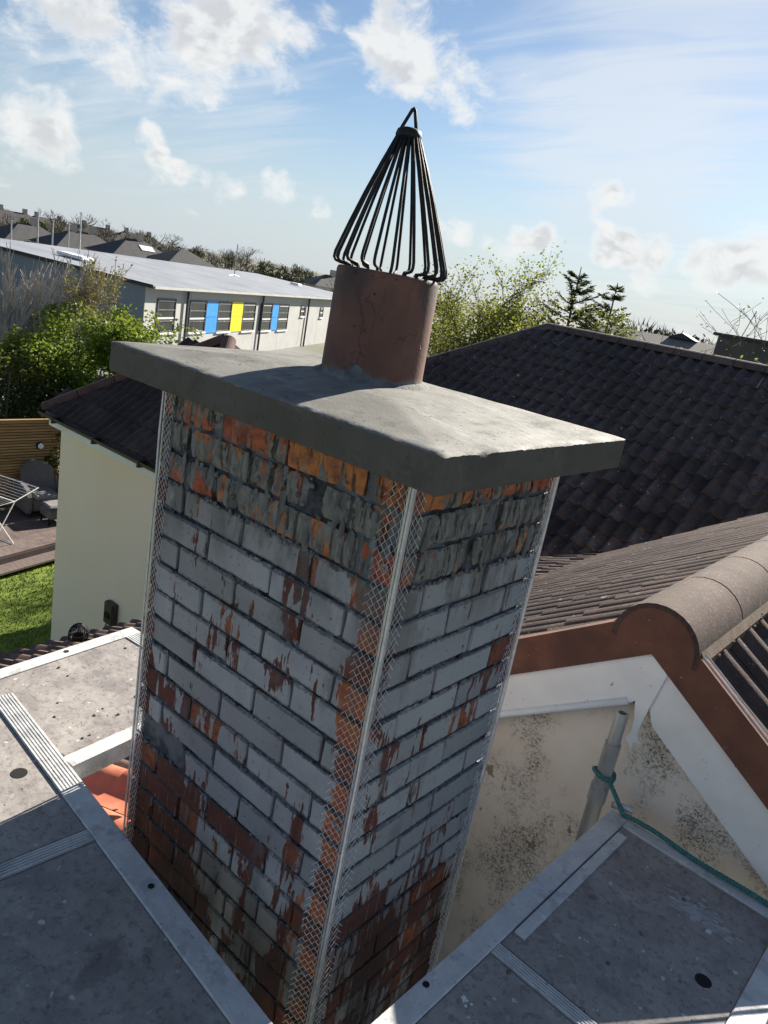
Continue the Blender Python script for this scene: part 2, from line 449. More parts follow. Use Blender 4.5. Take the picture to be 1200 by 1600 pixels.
# rough mortar smears left on the hacked courses and loose crumbs along their lower ledge
def blob(mb, c, r, rs, n=7, sq=(1, 1, 1)):
    vs = []
    for j in range(1, 4):
        th = math.pi*j/4
        for k in range(n):
            ph = 2*math.pi*k/n; rr = r*rs.uniform(.65, 1.2)
            vs.append(Vector((c[0]+rr*sq[0]*math.sin(th)*math.cos(ph), c[1]+rr*sq[1]*math.sin(th)*math.sin(ph), c[2]+rr*sq[2]*math.cos(th))))
    vs.append(Vector((c[0], c[1], c[2]+r*sq[2]))); vs.append(Vector((c[0], c[1], c[2]-r*sq[2])))
    fs = []
    for j in range(2):
        for k in range(n): fs.append((j*n+k, j*n+(k+1) % n, (j+1)*n+(k+1) % n, (j+1)*n+k)[::-1])
    for k in range(n):
        fs.append((3*n, k, (k+1) % n)); fs.append((3*n+1, 2*n+(k+1) % n, 2*n+k))
    mb.add(vs, fs)
sm = MB(); rs = random.Random(5)
for i in range(300):
    onA = rs.random() < .6
    t = rs.random(); led = rs.random()
    z = rs.choice((-.091, -.166, -.241, -.241, -.241))+rs.uniform(-.006, .006)
    if rs.random() < .25: z = rs.uniform(-.24, -.06)
    r = rs.uniform(.0025, .0065)
    p = (-t*WA, rs.uniform(-.004, .003), z) if onA else (rs.uniform(-.003, .004), t*WB, z)
    blob(sm, p, r, rs, 6, (1.2, .55, 1.0) if onA else (.55, 1.2, 1.0))
for i in range(26):                           # vertical trowel smears
    onA = rs.random() < .6; t = rs.random(); z = rs.uniform(-.215, -.115); r = rs.uniform(.010, .020)
    p = (-t*WA, .001, z) if onA else (-.001, t*WB, z)
    blob(sm, p, r, rs, 7, (.75, .32, 2.0) if onA else (.32, .75, 2.0))
sm.build('mortar_smear', M_SMEAR, chimney, kind='stuff')
cr = MB()                                    # crumbs of mortar standing in the bed joints
for i in range(900):
    onA = rs.random() < .58; t = rs.random(); c = rs.randrange(3, 19)
    z = COURSE0-c*.075-.070+rs.uniform(-.004, .004); r = rs.uniform(.0025, .006)
    p = (-t*WA, .004+rs.uniform(-.003, .003), z) if onA else (-.004+rs.uniform(-.003, .003), t*WB, z)
    blob(cr, p, r, rs, 5, (1.6, .7, .8) if onA else (.7, 1.6, .8))
cr.build('mortar_crumb', M_MORTAR, chimney, kind='stuff')

# --- corner beads: galvanised nose and expanded-metal wings
M_GALV = mottled('galvanised_steel', (.50, .51, .53), (.66, .67, .69), 60, .42, .55, bump=.05, bscale=200)
M_WIRE = mottled('expanded_metal', (.52, .53, .55), (.66, .67, .69), 80, .4, .45, bump=0)
M_TAB = mottled('dull_zinc', (.20, .20, .21), (.30, .30, .31), 50, .55, .5, bump=.1)
def bead(cx, cy, dirs, flare, seed, cols=(5, 5), ztop=-.002, zbot=-1.62):
    """dirs: ((along, outward), ...) unit vectors of the two wings"""
    rs = random.Random(seed)
    out = sum((Vector(d[1]) for d in dirs), Vector())
    nose_p = Vector((cx, cy, 0)) + out*.0055
    mb = MB()
    pts = [nose_p + Vector((rs.uniform(-.0008, .0008), rs.uniform(-.0008, .0008), z)) for z in np.linspace(ztop, zbot, 14)]
    mb.tube(pts, .0034, 6)
    for al, on in dirs:                       # the folded web beside the nose
        a, n_ = Vector(al), Vector(on)
        q = [Vector((cx, cy, 0))+n_*.004+a*.0005, Vector((cx, cy, 0))+n_*.004+a*.006]
        mb.prism([q[0]+Vector((0, 0, ztop)), q[1]+Vector((0, 0, ztop)), q[1]+Vector((0, 0, zbot)), q[0]+Vector((0, 0, zbot))], n_*.0008)
    bo = mb.build('corner_bead', M_GALV, chimney)
    CW, RH = .0076, .0185
    rows = int((ztop-zbot)/RH)
    for wi, (al, on) in enumerate(dirs):
        a, n_ = Vector(al), Vector(on); w = MB(); NCOL = cols[wi]
        def P(s, z, k):
            fl = flare[wi][0] + (flare[wi][1]-flare[wi][0])*max(0, min(1, (-.10-z)/1.1))
            wav = .0022*math.sin(z*9+wi*2+seed)+.0012*math.sin(z*31)
            ang = fl + max(0, wav*6)
            return Vector((cx, cy, z)) + n_*(.0045+math.sin(ang)*s+max(0, wav)) + a*(math.cos(ang)*s)
        for j in range(NCOL+1):
            if j == NCOL: pass
            pts = []
            for r in range(2*rows+1):
                z = ztop - r*RH/2
                # neighbouring strands meet at alternate half-rows
                sgn = 1 if ((r+j) % 2 == 0) else -1
                s = .006 + (j+.5*0)*CW + sgn*CW*.46
                if j == 0: s = .006 + (CW*.46 if sgn > 0 else 0)
                pts.append(P(max(s, .004), z, r))
            # fixed-size ribbons: 3-sided tube keeps the strand thin and real
            if j < NCOL: w.tube(pts, .00072, 3, cap=False)
            else:
                for r in range(0, 2*rows-1, 2):   # cut outer edge: open points
                    k0 = r + (0 if (r+j) % 2 else 1)
                    if rs.random() < .93 and k0+2 < len(pts): w.tube(pts[k0:k0+2][::1], .0008, 3, cap=False)
        w.build('mesh_wing', M_WIRE, bo)
    for k in range(4):
        al, on = dirs[k % len(dirs)]; a, n_ = Vector(al), Vector(on); z = ztop-.11-.33*k-rs.uniform(0, .1)
        o = Vector((cx, cy, z)) + n_*.007 + a*.016
        t = MB(); t.cbox((0, 0, 0), (.017, .017, .0022), .0008, frame(o, a, Vector((0, 0, 1)), n_))
        t.tube([o+a*.0085+Vector((0, 0, .0085))+n_*.002, o+a*.0085+Vector((0, 0, .0085))+n_*.0042], .0032, 6)
        t.build('fixing_tab', M_TAB, bo)
X, Y, Z = (1, 0, 0), (0, 1, 0), (0, 0, 1); NX, NY = (-1, 0, 0), (0, -1, 0)
bead(0, 0, ((NX, NY), (Y, X)), ((R(8), R(34)), (R(2), R(8))), 1, (6, 4))
bead(-WA, 0, ((X, NY), (Y, NX)), ((R(3), R(6)), (R(3), R(5))), 2)
bead(0, WB, ((NY, X), (NX, Y)), ((R(3), R(5)), (R(3), R(5))), 3)
bead(-WA, WB, ((NY, NX), (X, Y)), ((R(3), R(5)), (R(3), R(5))), 4)

# --- concrete cap with weathered (sloping) top
def cement_mat():
    def f(q, b):
        P = q.pos(); x, y, z = q.sep(P)
        n = q.noise(P, 5, 6, .62); n2 = q.noise(q.vm('MULTIPLY', P, (1.2, .5, 1)), 16, 6, .7)
        c = q.mix(q.ss(n, .33, .67), (.150, .147, .132), (.215, .210, .190))
        c = q.mix(q.ss(n2, .50, .66, 0, .8), c, (.120, .119, .110)); c = q.mix(q.ss(q.noise(q.vm('MULTIPLY', P, (.6, 1.6, 1)), 11, 6, .72), .54, .68, 0, .8), c, (.28, .275, .255))
        # trowel scratches, mostly where the surface was dragged at the left end
        sv = q('ShaderNodeMapping', {'Vector': P, 'Rotation': (0, 0, R(28)), 'Scale': (3.0, 26, 3)}).outputs[0]
        sc = q.noise(sv, 4, 4, .7, 1.2)
        lf = q.ss(x, -.30, -.66, .30, .9)
        c = q.mix(q.m('MULTIPLY', q.ss(sc, .60, .66), lf), c, (.085, .085, .082))
        hole = q.ss(q.noise(P, 75, 2, .5), .70, .73)
        c = q.mix(hole, c, (.06, .06, .058))
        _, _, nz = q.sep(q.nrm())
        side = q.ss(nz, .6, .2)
        c = q.mix(q.m('MULTIPLY', side, .72), c, (.070, .061, .050))     # sides darkened, their shade put into the colour
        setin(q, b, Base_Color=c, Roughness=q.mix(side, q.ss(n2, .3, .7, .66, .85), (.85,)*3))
        h = q.m('ADD', q.m('MULTIPLY', n2, .5), q.m('MULTIPLY', q.noise(P, 150, 3, .6), .15))
        h = q.m('SUBTRACT', h, q.m('MULTIPLY', q.ss(sc, .60, .66), .3)); h = q.m('SUBTRACT', h, q.m('MULTIPLY', hole, .6))
        bumpn(q, b, h, .5, .008)
    return material('trowelled_cement', f, .6, 0, .2)
M_CEM = cement_mat()
SX0, SX1, SY0, SY1, ST = -.886, .114, -.092, .625, .071
POT = Vector((-.385, .280))
def cap_h(x, y):
    ex = min(x-SX0, SX1-x); ey = min(y-SY0, SY1-y)
    tx = min(1, ex/.36); ty = min(1, ey/.24); t = min(tx, ty)
    t = t - .18*max(0, t-.75)/.25
    e = min(ex, ey)
    rnd_ = -.0035*math.exp(-e/.004)
    return ST + .034*t + rnd_ + .0022*mnoise.noise(Vector((x*9, y*9, 3)))*min(1, e/.05)
NXc, NYc = 110, 84
cap = MB()
def warp(i, n):                                # denser towards the rim
    t = i/n; return .5-.5*math.cos(math.pi*t) if False else t
xs = [SX0] + [SX0+.004] + list(np.linspace(SX0+.012, SX1-.012, NXc-3)) + [SX1-.004] + [SX1]
ys = [SY0] + [SY0+.004] + list(np.linspace(SY0+.012, SY1-.012, NYc-3)) + [SY1-.004] + [SY1]
nxs, nys = len(xs), len(ys)
for j in range(nys):
    for i in range(nxs):
        x, y = xs[i], ys[j]
        edge = (i in (0, nxs-1)) or (j in (0, nys-1))
        z = cap_h(x, y) + (.0022*mnoise.noise(Vector((x*70, y*70, 1)))-.006*max(0, mnoise.noise(Vector((x*23, y*23, 6)))-.35) if edge else 0)
        ox = .0018*mnoise.noise(Vector((x*45, y*45, 9))) if edge else 0
        cap.v.append((x+ox, y+ox, z))
for j in range(nys-1):
    for i in range(nxs-1):
        a = j*nxs+i; cap.f.append((a, a+1, a+nxs+1, a+nxs))
ring = [(i, 0) for i in range(nxs)] + [(nxs-1, j) for j in range(1, nys)] + [(i, nys-1) for i in range(nxs-2, -1, -1)] + [(0, j) for j in range(nys-2, 0, -1)]
prev = [j*nxs+i for i, j in ring]
for lev, zz in enumerate((.058, .042, .022, .004, .0)):
    cur = []
    for (i, j) in ring:
        x, y = xs[i], ys[j]
        d = .0016*mnoise.noise(Vector((x*14, y*14, zz*40)))+.0009*mnoise.noise(Vector((x*60, y*60, zz*90)))
        if lev == 4: d -= .004
        nx = -1 if i == 0 else (1 if i == nxs-1 else 0); ny = -1 if j == 0 else (1 if j == nys-1 else 0)
        # the cast edge leans out a touch towards its foot, as the corner in the photograph does
        cap.v.append((x+nx*d, y+ny*d, zz + (.0012*mnoise.noise(Vector((x*40, y*40, 5))) if lev >= 3 else 0))); cur.append(len(cap.v)-1)
    m = len(ring)
    for k in range(m):
        cap.f.append((prev[k], cur[k], cur[(k+1) % m], prev[(k+1) % m]))
    prev = cur
cap.f.append(tuple(prev[::-1]))
cap_o = cap.build('concrete_cap', M_CEM, chimney, label='freshly trowelled grey concrete cap slab'); autosmooth(cap_o, 35)

# --- clay pot
def pot_mat():
    def f(q, b):
        P = q.pos(); x, y, z = q.sep(P)
        n = q.noise(P, 9, 6, .62)
        c = q.mix(q.ss(n, .3, .7), (.115, .055, .040), (.170, .084, .060))
        c = q.mix(q.ss(q.noise(q.vm('MULTIPLY', P, (1, 1, .35)), 14, 5, .6), .50, .70, 0, .7), c, (.085, .045, .038))
        c = q.mix(q.m('MULTIPLY', q.ss(z, .20, .33), q.ss(q.noise(P, 6, 3, .5), .42, .60)), c, (.062, .040, .038))
        c = q.mix(q.ss(q.m('ADD', z, q.m('MULTIPLY', q.noise(P, 22, 4, .6), .05)), .148, .128, 0, .8), c, (.20, .19, .175))
        w = q.noise(P, 11, 4, .6, out='Color')
        w = q('ShaderNodeVectorMath', {0: w, 'Scale': .075}, operation='SCALE').outputs[0]
        cr = q.vor(q.vm('ADD', q.vm('MULTIPLY', P, (1, 1, .32)), w), 9.5, 'DISTANCE_TO_EDGE')
        crk = q.m('MULTIPLY', q.ss(cr, .013, .004), q.ss(q.noise(P, 7, 2, .5), .40, .50))
        c = q.mix(q.m('MULTIPLY', crk, .42), c, (.04, .022, .018))
        pit = q.ss(q.noise(P, 60, 2, .5), .69, .73); c = q.mix(pit, c, (.03, .02, .018))
        setin(q, b, Base_Color=c, Roughness=.72)
        bumpn(q, b, q.m('SUBTRACT', q.m('SUBTRACT', q.m('MULTIPLY', q.noise(P, 80, 4, .6), .3), q.m('MULTIPLY', crk, .8)), q.m('MULTIPLY', pit, .6)), .5, .004)
    return material('terracotta', f, .75)
M_POT = pot_mat()
pot = MB(); pot.lathe([(.098, -.02), (.1195, -.02), (.1185, .05), (.1175, .14), (.1170, .222), (.1155, .229), (.112, .232), (.100, .232), (.097, .229), (.096, .20), (.096, -.02)], (POT.x, POT.y, .102), 64)
pot_o = pot.build('chimney_pot', M_POT, None, label='short round terracotta chimney pot bedded in the concrete cap', cat='chimney pot'); autosmooth(pot_o, 50)
fl = MB(); rs = random.Random(3); n = 72
for lev in range(4):
    for k in range(n):
        an = 2*math.pi*k/n
        hgt = .010 + .013*max(0, mnoise.noise(Vector((math.cos(an)*2.2, math.sin(an)*2.2, 4)))) + .03*math.exp(-((an-5.10)/.22)**2)
        r = (.116, .1205, .133, .152)[lev]; z = (hgt, hgt*.82, hgt*.28, -.006)[lev]
        px, py = POT.x+r*math.cos(an), POT.y+r*math.sin(an)
        fl.v.append((px, py, cap_h(px, py)+z))
for lev in range(3):
    for k in range(n):
        fl.f.append((lev*n+k, (lev+1)*n+k, (lev+1)*n+(k+1) % n, lev*n+(k+1) % n)[::-1])
fo = fl.build('mortar_fillet', M_SMEAR, chimney); fix_normals(fo); autosmooth(fo, 60)

# --- bird guard on the pot
M_BLACK = mottled('black_coated_wire', (.006, .006, .007), (.014, .013, .013), 40, .65, .0, bump=.3, bscale=300, dist=.002)
guard = empty('bird_guard', (POT.x, POT.y, .33), 'black wire cone bird guard clipped into the chimney pot', 'bird guard')
NWR = 21; topc = Vector((POT.x-.006, POT.y-.004, .622))
for k in range(NWR):
    an = 2*math.pi*(k+.35)/NWR + random.uniform(-.05, .05)
    dr = Vector((math.cos(an), math.sin(an), 0)); rr = .127+random.uniform(-.003, .003); zf = random.uniform(-.004, .004)
    c = Vector((POT.x, POT.y, 0))
    pts = [c+dr*.090+Vector((0, 0, .300)), c+dr*.092+Vector((0, 0, .330+zf)), c+dr*.097+Vector((0, 0, .339+zf)), c+dr*.112+Vector((0, 0, .341+zf)), c+dr*(rr-.004)+Vector((0, 0, .344+zf)),
           c+dr*rr+Vector((0, 0, .350+zf)), c+dr*(rr-.001)+Vector((0, 0, .362+zf))]
    end = topc + dr*.021
    p0 = pts[-1]
    for t in (.25, .5, .75, 1.0):
        q_ = p0.lerp(end, t); q_ += dr*.004*math.sin(math.pi*t); pts.append(q_)
    mb = MB(); mb.tube(pts, .0035, 7); mb.build('wire', M_BLACK, guard, smooth=True)
mb = MB(); mb.lathe([(.010, -.012), (.027, -.014), (.029, -.004), (.026, .006), (.018, .010), (.004, .011)], topc, 18); mb.build('collar', M_BLACK, guard, smooth=True)
apex = Vector((POT.x-.004, POT.y-.004, .668))
mb = MB(); side = Vector((.62, .78, 0))
mb.tube([topc-side*.022+Vector((0, 0, .0)), apex-side*.003, apex+Vector((0, 0, .003)), apex+side*.003, topc+side*.016], .0038, 7)
mb.build('top_loop', M_BLACK, guard, smooth=True)

# ================================================================== SCAFFOLD DECKS
ZP = -1.08
def ply_mat():
    def f(q, b):
        P = q.pos()
        n = q.noise(P, 9, 6, .66); n2 = q.noise(q.vm('ADD', P, (3, 1, 0)), 3.0, 5, .6)
        c = q.mix(q.ss(n, .30, .70), (.205, .186, .174), (.340, .310, .284))
        c = q.mix(q.ss(n2, .50, .68, 0, .7), c, (.31, .288, .268))
        c = q.mix(q.ss(q.noise(P, 26, 5, .7), .56, .70, 0, .65), c, (.40, .375, .355)); c = q.mix(q.ss(q.noise(P, 48, 6, .75), .50, .62, 0, .6), c, (.125, .112, .108))
        st = q('ShaderNodeMapping', {'Vector': P, 'Rotation': (0, 0, R(37)), 'Scale': (40, 4, 4)}).outputs[0]
        c = q.mix(q.ss(q.noise(st, 5, 3, .6), .69, .73, 0, .5), c, (.50, .48, .46))
        c = q.mix(q.ss(q.noise(P, 34, 2, .5), .70, .73, 0, .8), c, (.55, .53, .51))
        c = q.mix(q.ss(q.noise(P, 6.5, 4, .6), .62, .72, 0, .6), c, (.115, .105, .105))
        setin(q, b, Base_Color=c, Roughness=q.ss(n, .3, .7, .45, .72))
        grid = q.m('ADD', q('ShaderNodeTexWave', {'Vector': P, 'Scale': 160}, bands_direction='X').outputs[1], q('ShaderNodeTexWave', {'Vector': P, 'Scale': 160}, bands_direction='Y').outputs[1])
        bumpn(q, b, q.m('ADD', q.m('MULTIPLY', grid, .08), q.noise(P, 60, 4, .6)), .25, .003)
    return material('phenolic_ply', f, .6)
M_PLY = ply_mat()
def alu_mat():
    def f(q, b):
        P = q.pos(); n = q.noise(P, 22, 6, .68)
        c = q.mix(q.ss(n, .35, .66), (.48, .483, .475), (.60, .598, .585))
        c = q.mix(q.ss(q.noise(P, 15, 5, .7), .54, .62, 0, .75), c, (.38, .38, .375))     # dried cement splashes
        c = q.mix(q.ss(q.noise(P, 55, 3, .6), .64, .70, 0, .7), c, (.68, .67, .65))
        c = q.mix(q.ss(q.noise(P, 120, 2, .6), .68, .72, 0, .7), c, (.16, .16, .16))
        setin(q, b, Base_Color=c, Roughness=q.ss(n, .3, .7, .48, .75)); bumpn(q, b, q.noise(P, 90, 5, .7), .35, .003)
    return material('worn_aluminium', f, .55, .15)
M_ALU = alu_mat()
M_HOLE = mottled('dark_hole', (.006, .006, .007), (.010, .010, .011), 20, .9, bump=0)
def ribbed(mb, x0, x1, y0, y1, z0, h, mt, along='x', nrib=6):
    """strip whose top carries small ribs along its length"""
    mb.box((x0, y0, z0), (x1, y1, z0+h), mt)
    for i in range(nrib):
        if along == 'x':
            w = (y1-y0)/nrib; a = y0+w*(i+.2); mb.box((x0, a, z0+h-.0005), (x1, a+w*.55, z0+h+.0022), mt)
        else:
            w = (x1-x0)/nrib; a = x0+w*(i+.2); mb.box((a, y0, z0+h-.0005), (a+w*.55, y1, z0+h+.0022), mt)
def hole(mt, x, y, z, r, parent, squash=1.0):
    h = MB(); n = 20
    pts = [(x+r*math.cos(2*math.pi*k/n), y+r*squash*math.sin(2*math.pi*k/n), z) for k in range(n)]
    h.prism([mt @ Vector(p) for p in pts], (0, 0, .0009)); h.build('hole', M_HOLE, parent)

# front deck, lying along face A (turned 4 degrees)
th = math.atan2(-.092, 1.319)
mtF = Matrix.Translation((-1.264, -.118, ZP)) @ Matrix.Rotation(th, 4, 'Z')
df = empty('scaffold_deck', (-.3, -.5, ZP-.06), 'dark plywood scaffold deck with pale rail running along the wide face of the chimney', 'scaffold deck')
mb = MB(); ribbed(mb, 0, .500, -.063, 0, -.055, .055, mtF, 'x', 7); mb.build('ribbed_rail', M_ALU, df)
mb = MB(); mb.cbox((.5005, -.063, -.055), (2.6, 0, .0012), .002, mtF); mb.build('edge_rail', M_ALU, df)
mb = MB(); mb.cbox((0, -.70, -.018), (.655, -.0645, -.0045), .001, mtF); mb.build('plywood_panel', M_PLY, df)
mb = MB(); ribbed(mb, .660, .702, -.70, -.0645, -.03, .027, mtF, 'y', 5); mb.build('cross_rail', M_ALU, df)
mb = MB(); mb.cbox((.706, -.70, -.018), (2.6, -.0645, -.0045), .001, mtF); mb.build('plywood_panel', M_PLY, df)
mb = MB(); mb.cbox((0, -.765, -.055), (2.6, -.702, .001), .002, mtF); mb.build('edge_rail', M_ALU, df)
inv = mtF.inverted()
hp = inv @ onz(30, 1206, ZP); hole(mtF, hp.x, hp.y, -.0042, .021, df)
hp = inv @ onz(242, 1379, ZP); hole(mtF, hp.x+.006, -.026, .0015, .0075, df)
mb = MB()
sp = inv @ onz(228, 1498, ZP); blob(mb, mtF @ Vector((sp.x, sp.y, -.002)), .009, random.Random(2), 7, (1.4, .9, .5)); mb.build('mortar_lump', M_SMEAR, df)

# left deck, running back along the far side
dl = empty('scaffold_deck', (-1.14, .4, ZP-.06), 'sunlit pale plywood scaffold deck between the chimney and the cream house', 'scaffold deck')
mtL = Matrix.Translation((-.852, -.085, ZP)) @ Matrix.Rotation(R(6.0), 4, 'Z')
mb = MB(); mb.cbox((-.050, -.060, -.060), (0, .560, .0015), .002, mtL); mb.build('edge_rail', M_ALU, dl)
mb = MB(); mb.cbox((-.510, -.045, -.022), (-.0515, .490, -.004), .001, mtL); mb.build('plywood_panel', M_PLY, dl)
mb = MB(); ribbed(mb, -.510, -.0515, .494, .56, -.03, .028, mtL, 'x', 7); mb.build('cross_rail', M_ALU, dl)
mb = MB(); mb.cbox((-.562, -.06, -.055), (-.5115, .56, .0012), .002, mtL); mb.build('edge_rail', M_ALU, dl)
hp = mtL.inverted() @ onz(109, 1022, ZP); hole(mtL, -.538, hp.y, .0015, .009, dl)

# right deck, running back along face B to the gable
drk = empty('scaffold_deck', (.47, .45, ZP-.06), 'grey plywood scaffold deck with a pale scuffed patch ending at the mouldy gable wall', 'scaffold deck')
mtR = Matrix.Translation((.196, -.10, ZP)) @ Matrix.Rotation(R(-1.7), 4, 'Z')
DY = 1.115
mb = MB(); mb.cbox((0, -.03, -.055), (.056, DY, .0012), .002, mtR); mb.build('edge_rail', M_ALU, drk)
mb = MB(); mb.cbox((.0575, -.03, -.018), (.50, .375, -.0045), .001, mtR); mb.build('plywood_panel', M_PLY, drk)
mb = MB(); ribbed(mb, .0575, .50, .379, .415, -.03, .027, mtR, 'x', 5); mb.build('cross_rail', M_ALU, drk)
mb = MB(); mb.cbox((.0575, .420, -.018), (.50, DY-.046, -.0045), .001, mtR); mb.build('plywood_panel', M_PLY, drk)
mb = MB(); mb.cbox((.0575, DY-.044, -.055), (.60, DY, .0010), .002, mtR); mb.build('edge_rail', M_ALU, drk)
mb = MB(); mb.cbox((.062, .470, -.0044), (.090, DY-.085, .003), .001, mtR); mb.build('flat_bar', M_ALU, drk)
mb = MB(); mb.cbox((.5015, -.03, -.055), (.565, DY-.046, .0010), .002, mtR); mb.build('edge_rail', M_ALU, drk)
hp = mtR.inverted() @ onz(1113, 1540, ZP); hole(mtR, hp.x-.02, hp.y, -.0042, .019, drk, 1.0)
hp = mtR.inverted() @ onz(657, 1531, ZP); hole(mtR, .016, hp.y, .0015, .0078, drk)
M_SCUFF = mottled('pale_scuff', (.30, .30, .305), (.42, .42, .42), 40, .8, bump=.4, bscale=120)
sc = MB(); rs = random.Random(9); c0 = mtR.inverted() @ onz(1085, 1420, ZP)
for i in range(150):                            # torn pale film left on the board
    px, py = c0.x+rs.gauss(.01, .045), c0.y+rs.gauss(0, .020)
    if not (.06 < px < .495): continue
    n = 9; rr = rs.uniform(.002, .0085)
    sc.prism([mtR @ Vector((px+rr*rs.uniform(.6, 1.3)*1.5*math.cos(2*math.pi*k/n), py+rr*rs.uniform(.5, 1.2)*.8*math.sin(2*math.pi*k/n), -.0044+i*.000004)) for k in range(n)], (0, 0, .0004))
sc.build('scuffed_film', M_SCUFF, drk, kind='stuff')
M_WHITE = mottled('white_spatter', (.62, .62, .60), (.75, .75, .73), 60, .8, bump=.3)
for (u, v, r) in ((727, 1561, .011), (1107, 1453, .008)):
    mb = MB(); h_ = mtR.inverted() @ onz(u, v, ZP); rs = random.Random(u)
    for i in range(12):
        p_ = mtR @ Vector((h_.x+rs.gauss(0, r*.45), h_.y+rs.gauss(0, r*.5), -.0035)); blob(mb, p_, r*rs.uniform(.2, .42), rs, 6, (1, 1, .35))
    mb.build('cement_splash', M_WHITE, drk)

# standard (upright tube) at the corner of the right deck, with spigot, rope and transom
M_TUBE = mottled('galvanised_tube', (.34, .35, .35), (.47, .475, .48), 18, .45, .6, bump=.1, bscale=80, stretch=(1, 1, .3), c3=(.27, .265, .25))
PX, PY = .166, 1.050
stn = empty('scaffold_tube', (PX, PY, -1.9), 'upright galvanised scaffold tube with a narrower spigot in front of the gable', 'scaffold tube')
mb = MB(); mb.tube([(PX, PY, -5.85), (PX, PY, -.895)], .0242, 20); o = mb.build('tube', M_TUBE, stn); autosmooth(o, 40)
mb = MB(); mb.lathe([(.0195, -.02), (.0195, .105), (.0185, .108), (.0125, .108), (.0120, .100), (.0120, .03)], (PX, PY, -.895), 20); o = mb.build('spigot', M_TUBE, stn); autosmooth(o, 40)
mb = MB(); mb.lathe([(.0243, -.03), (.0285, -.028), (.0285, .028), (.0243, .03)], (PX, PY, -1.075), 20); o = mb.build('coupler', M_TUBE, stn); autosmooth(o, 40)
mb = MB(); mb.tube([(PX+.055, PY-.004, -1.085), (PX+.085, PY-.012, -1.069), (PX+.115, PY-.002, -1.069)], .011, 8); mb.build('coupler_bolt', M_GALV, stn, smooth=True)
M_ROPE = mottled('green_blue_rope', (.035, .125, .125), (.075, .215, .205), 120, .85, bump=.4, bscale=300)
rope = empty('rope', (PX+.2, PY, -1.07), 'teal twisted rope tied round the scaffold tube and laid along the deck end', 'rope')
def twisted(mb, path, r, pitch=.028, strands=3):
    pts = [Vector(p) for p in path]; fine = []
    for i in range(len(pts)-1):
        L = (pts[i+1]-pts[i]).length; m = max(2, int(L/.004))
        for k in range(m): fine.append(pts[i].lerp(pts[i+1], k/m))
    fine.append(pts[-1])
    for s_ in range(strands):
        out = []; d = 0
        for i, p in enumerate(fine):
            t = (fine[min(i+1, len(fine)-1)]-fine[max(i-1, 0)]).normalized()
            a = Vector((0, 0, 1)).cross(t) if abs(t.z) < .9 else Vector((1, 0, 0)).cross(t); a.normalize(); b_ = t.cross(a)
            if i: d += (p-fine[i-1]).length
            an = 2*math.pi*(d/pitch + s_/strands); out.append(p+(a*math.cos(an)+b_*math.sin(an))*r*.55)
        mb.tube(out, r*.58, 5)
mb = MB(); lp = [Vector((PX+.032*math.cos(a), PY+.032*math.sin(a), -1.012+.006*math.sin(a*2)+.012*i/22)) for i, a in enumerate(np.linspace(-.3, 5.9, 23))]
twisted(mb, lp, .0068); mb.build('rope_loop', M_ROPE, rope)
mb = MB(); rp = [Vector((PX+.03, PY-.012, -1.018)), Vector((PX+.07, PY-.028, -1.048))]
for i in range(14):
    t = i/13; b0 = mtR @ Vector((.035+t*.62, DY-.006, .010)); rp.append(b0+Vector((0, .006*math.sin(t*9), .003*math.sin(t*14))))
twisted(mb, rp, .0072); mb.build('rope_run', M_ROPE, rope)

# ================================================================== ROOF TILES
G = -5.9                                       # ground level
def tile_mesh(name, w, l, rolls, h, t, mat, n_per=6, chips=0.0, seed=0):
    """interlocking tile: x across, y up the slope (0 = lower edge), z out of the roof"""
    rs = random.Random(seed); mb = MB(); n = rolls*n_per
    prof = []
    for i in range(n+1):
        u = i/n*rolls; f = u-math.floor(u) if i < n else 1.0
        # broad roll, narrow pan
        z = h*max(0, math.sin(math.pi*min(1, f/.62))) if f < .62 else -.12*h*math.sin(math.pi*(f-.62)/.38)
        prof.append((i/n*w, z))
    for x, z in prof: mb.v.append((x, l, z*1.0))
    for x, z in prof: mb.v.append((x, 0, z+t+rs.uniform(-.0015, .0015)))
    for x, z in prof: mb.v.append((x, .004, z*.9-.004))
    m = n+1
    for i in range(n):
        mb.f.append((m+i, m+i+1, i+1, i)); mb.f.append((2*m+i, 2*m+i+1, m+i+1, m+i))
    me = mb.mesh(name, mat)
    me.polygons.foreach_set('use_smooth', [True]*len(me.polygons)); me.set_sharp_from_angle(angle=R(50))
    return me
def lay_tiles(parent, meshes, org, ex, es, en, ncol, nrow, w, gauge, keep=None, limit=300, seed=0, name='roof_tile'):
    rs = random.Random(seed); spots = []
    for r in range(nrow):
        for c in range(ncol):
            u, v = c*w, r*gauge
            if keep and not keep(u+w/2, v+gauge/2): continue
            p = org + ex*u + es*v
            spots.append(((p-CAM).length, p))
    spots.sort(key=lambda s: s[0])
    stuff = MB()
    for i, (d, p) in enumerate(spots):
        me = rs.choice(meshes)
        m = frame(p + en*rs.uniform(-.002, .002) + ex*rs.uniform(-.002, .002), ex, es, en) @ Matrix.Rotation(rs.uniform(-.005, .005), 4, 'X') @ Matrix.Rotation(rs.uniform(-.004, .004), 4, 'Z')
        if i < limit: link(name, me, parent, m)
        else:
            vs = [m @ v.co for v in me.vertices]; stuff.add(vs, [tuple(pl.vertices) for pl in me.polygons])
    if stuff.v:
        o = stuff.build(name, meshes[0].materials[0], parent, kind='stuff'); autosmooth(o, 50)

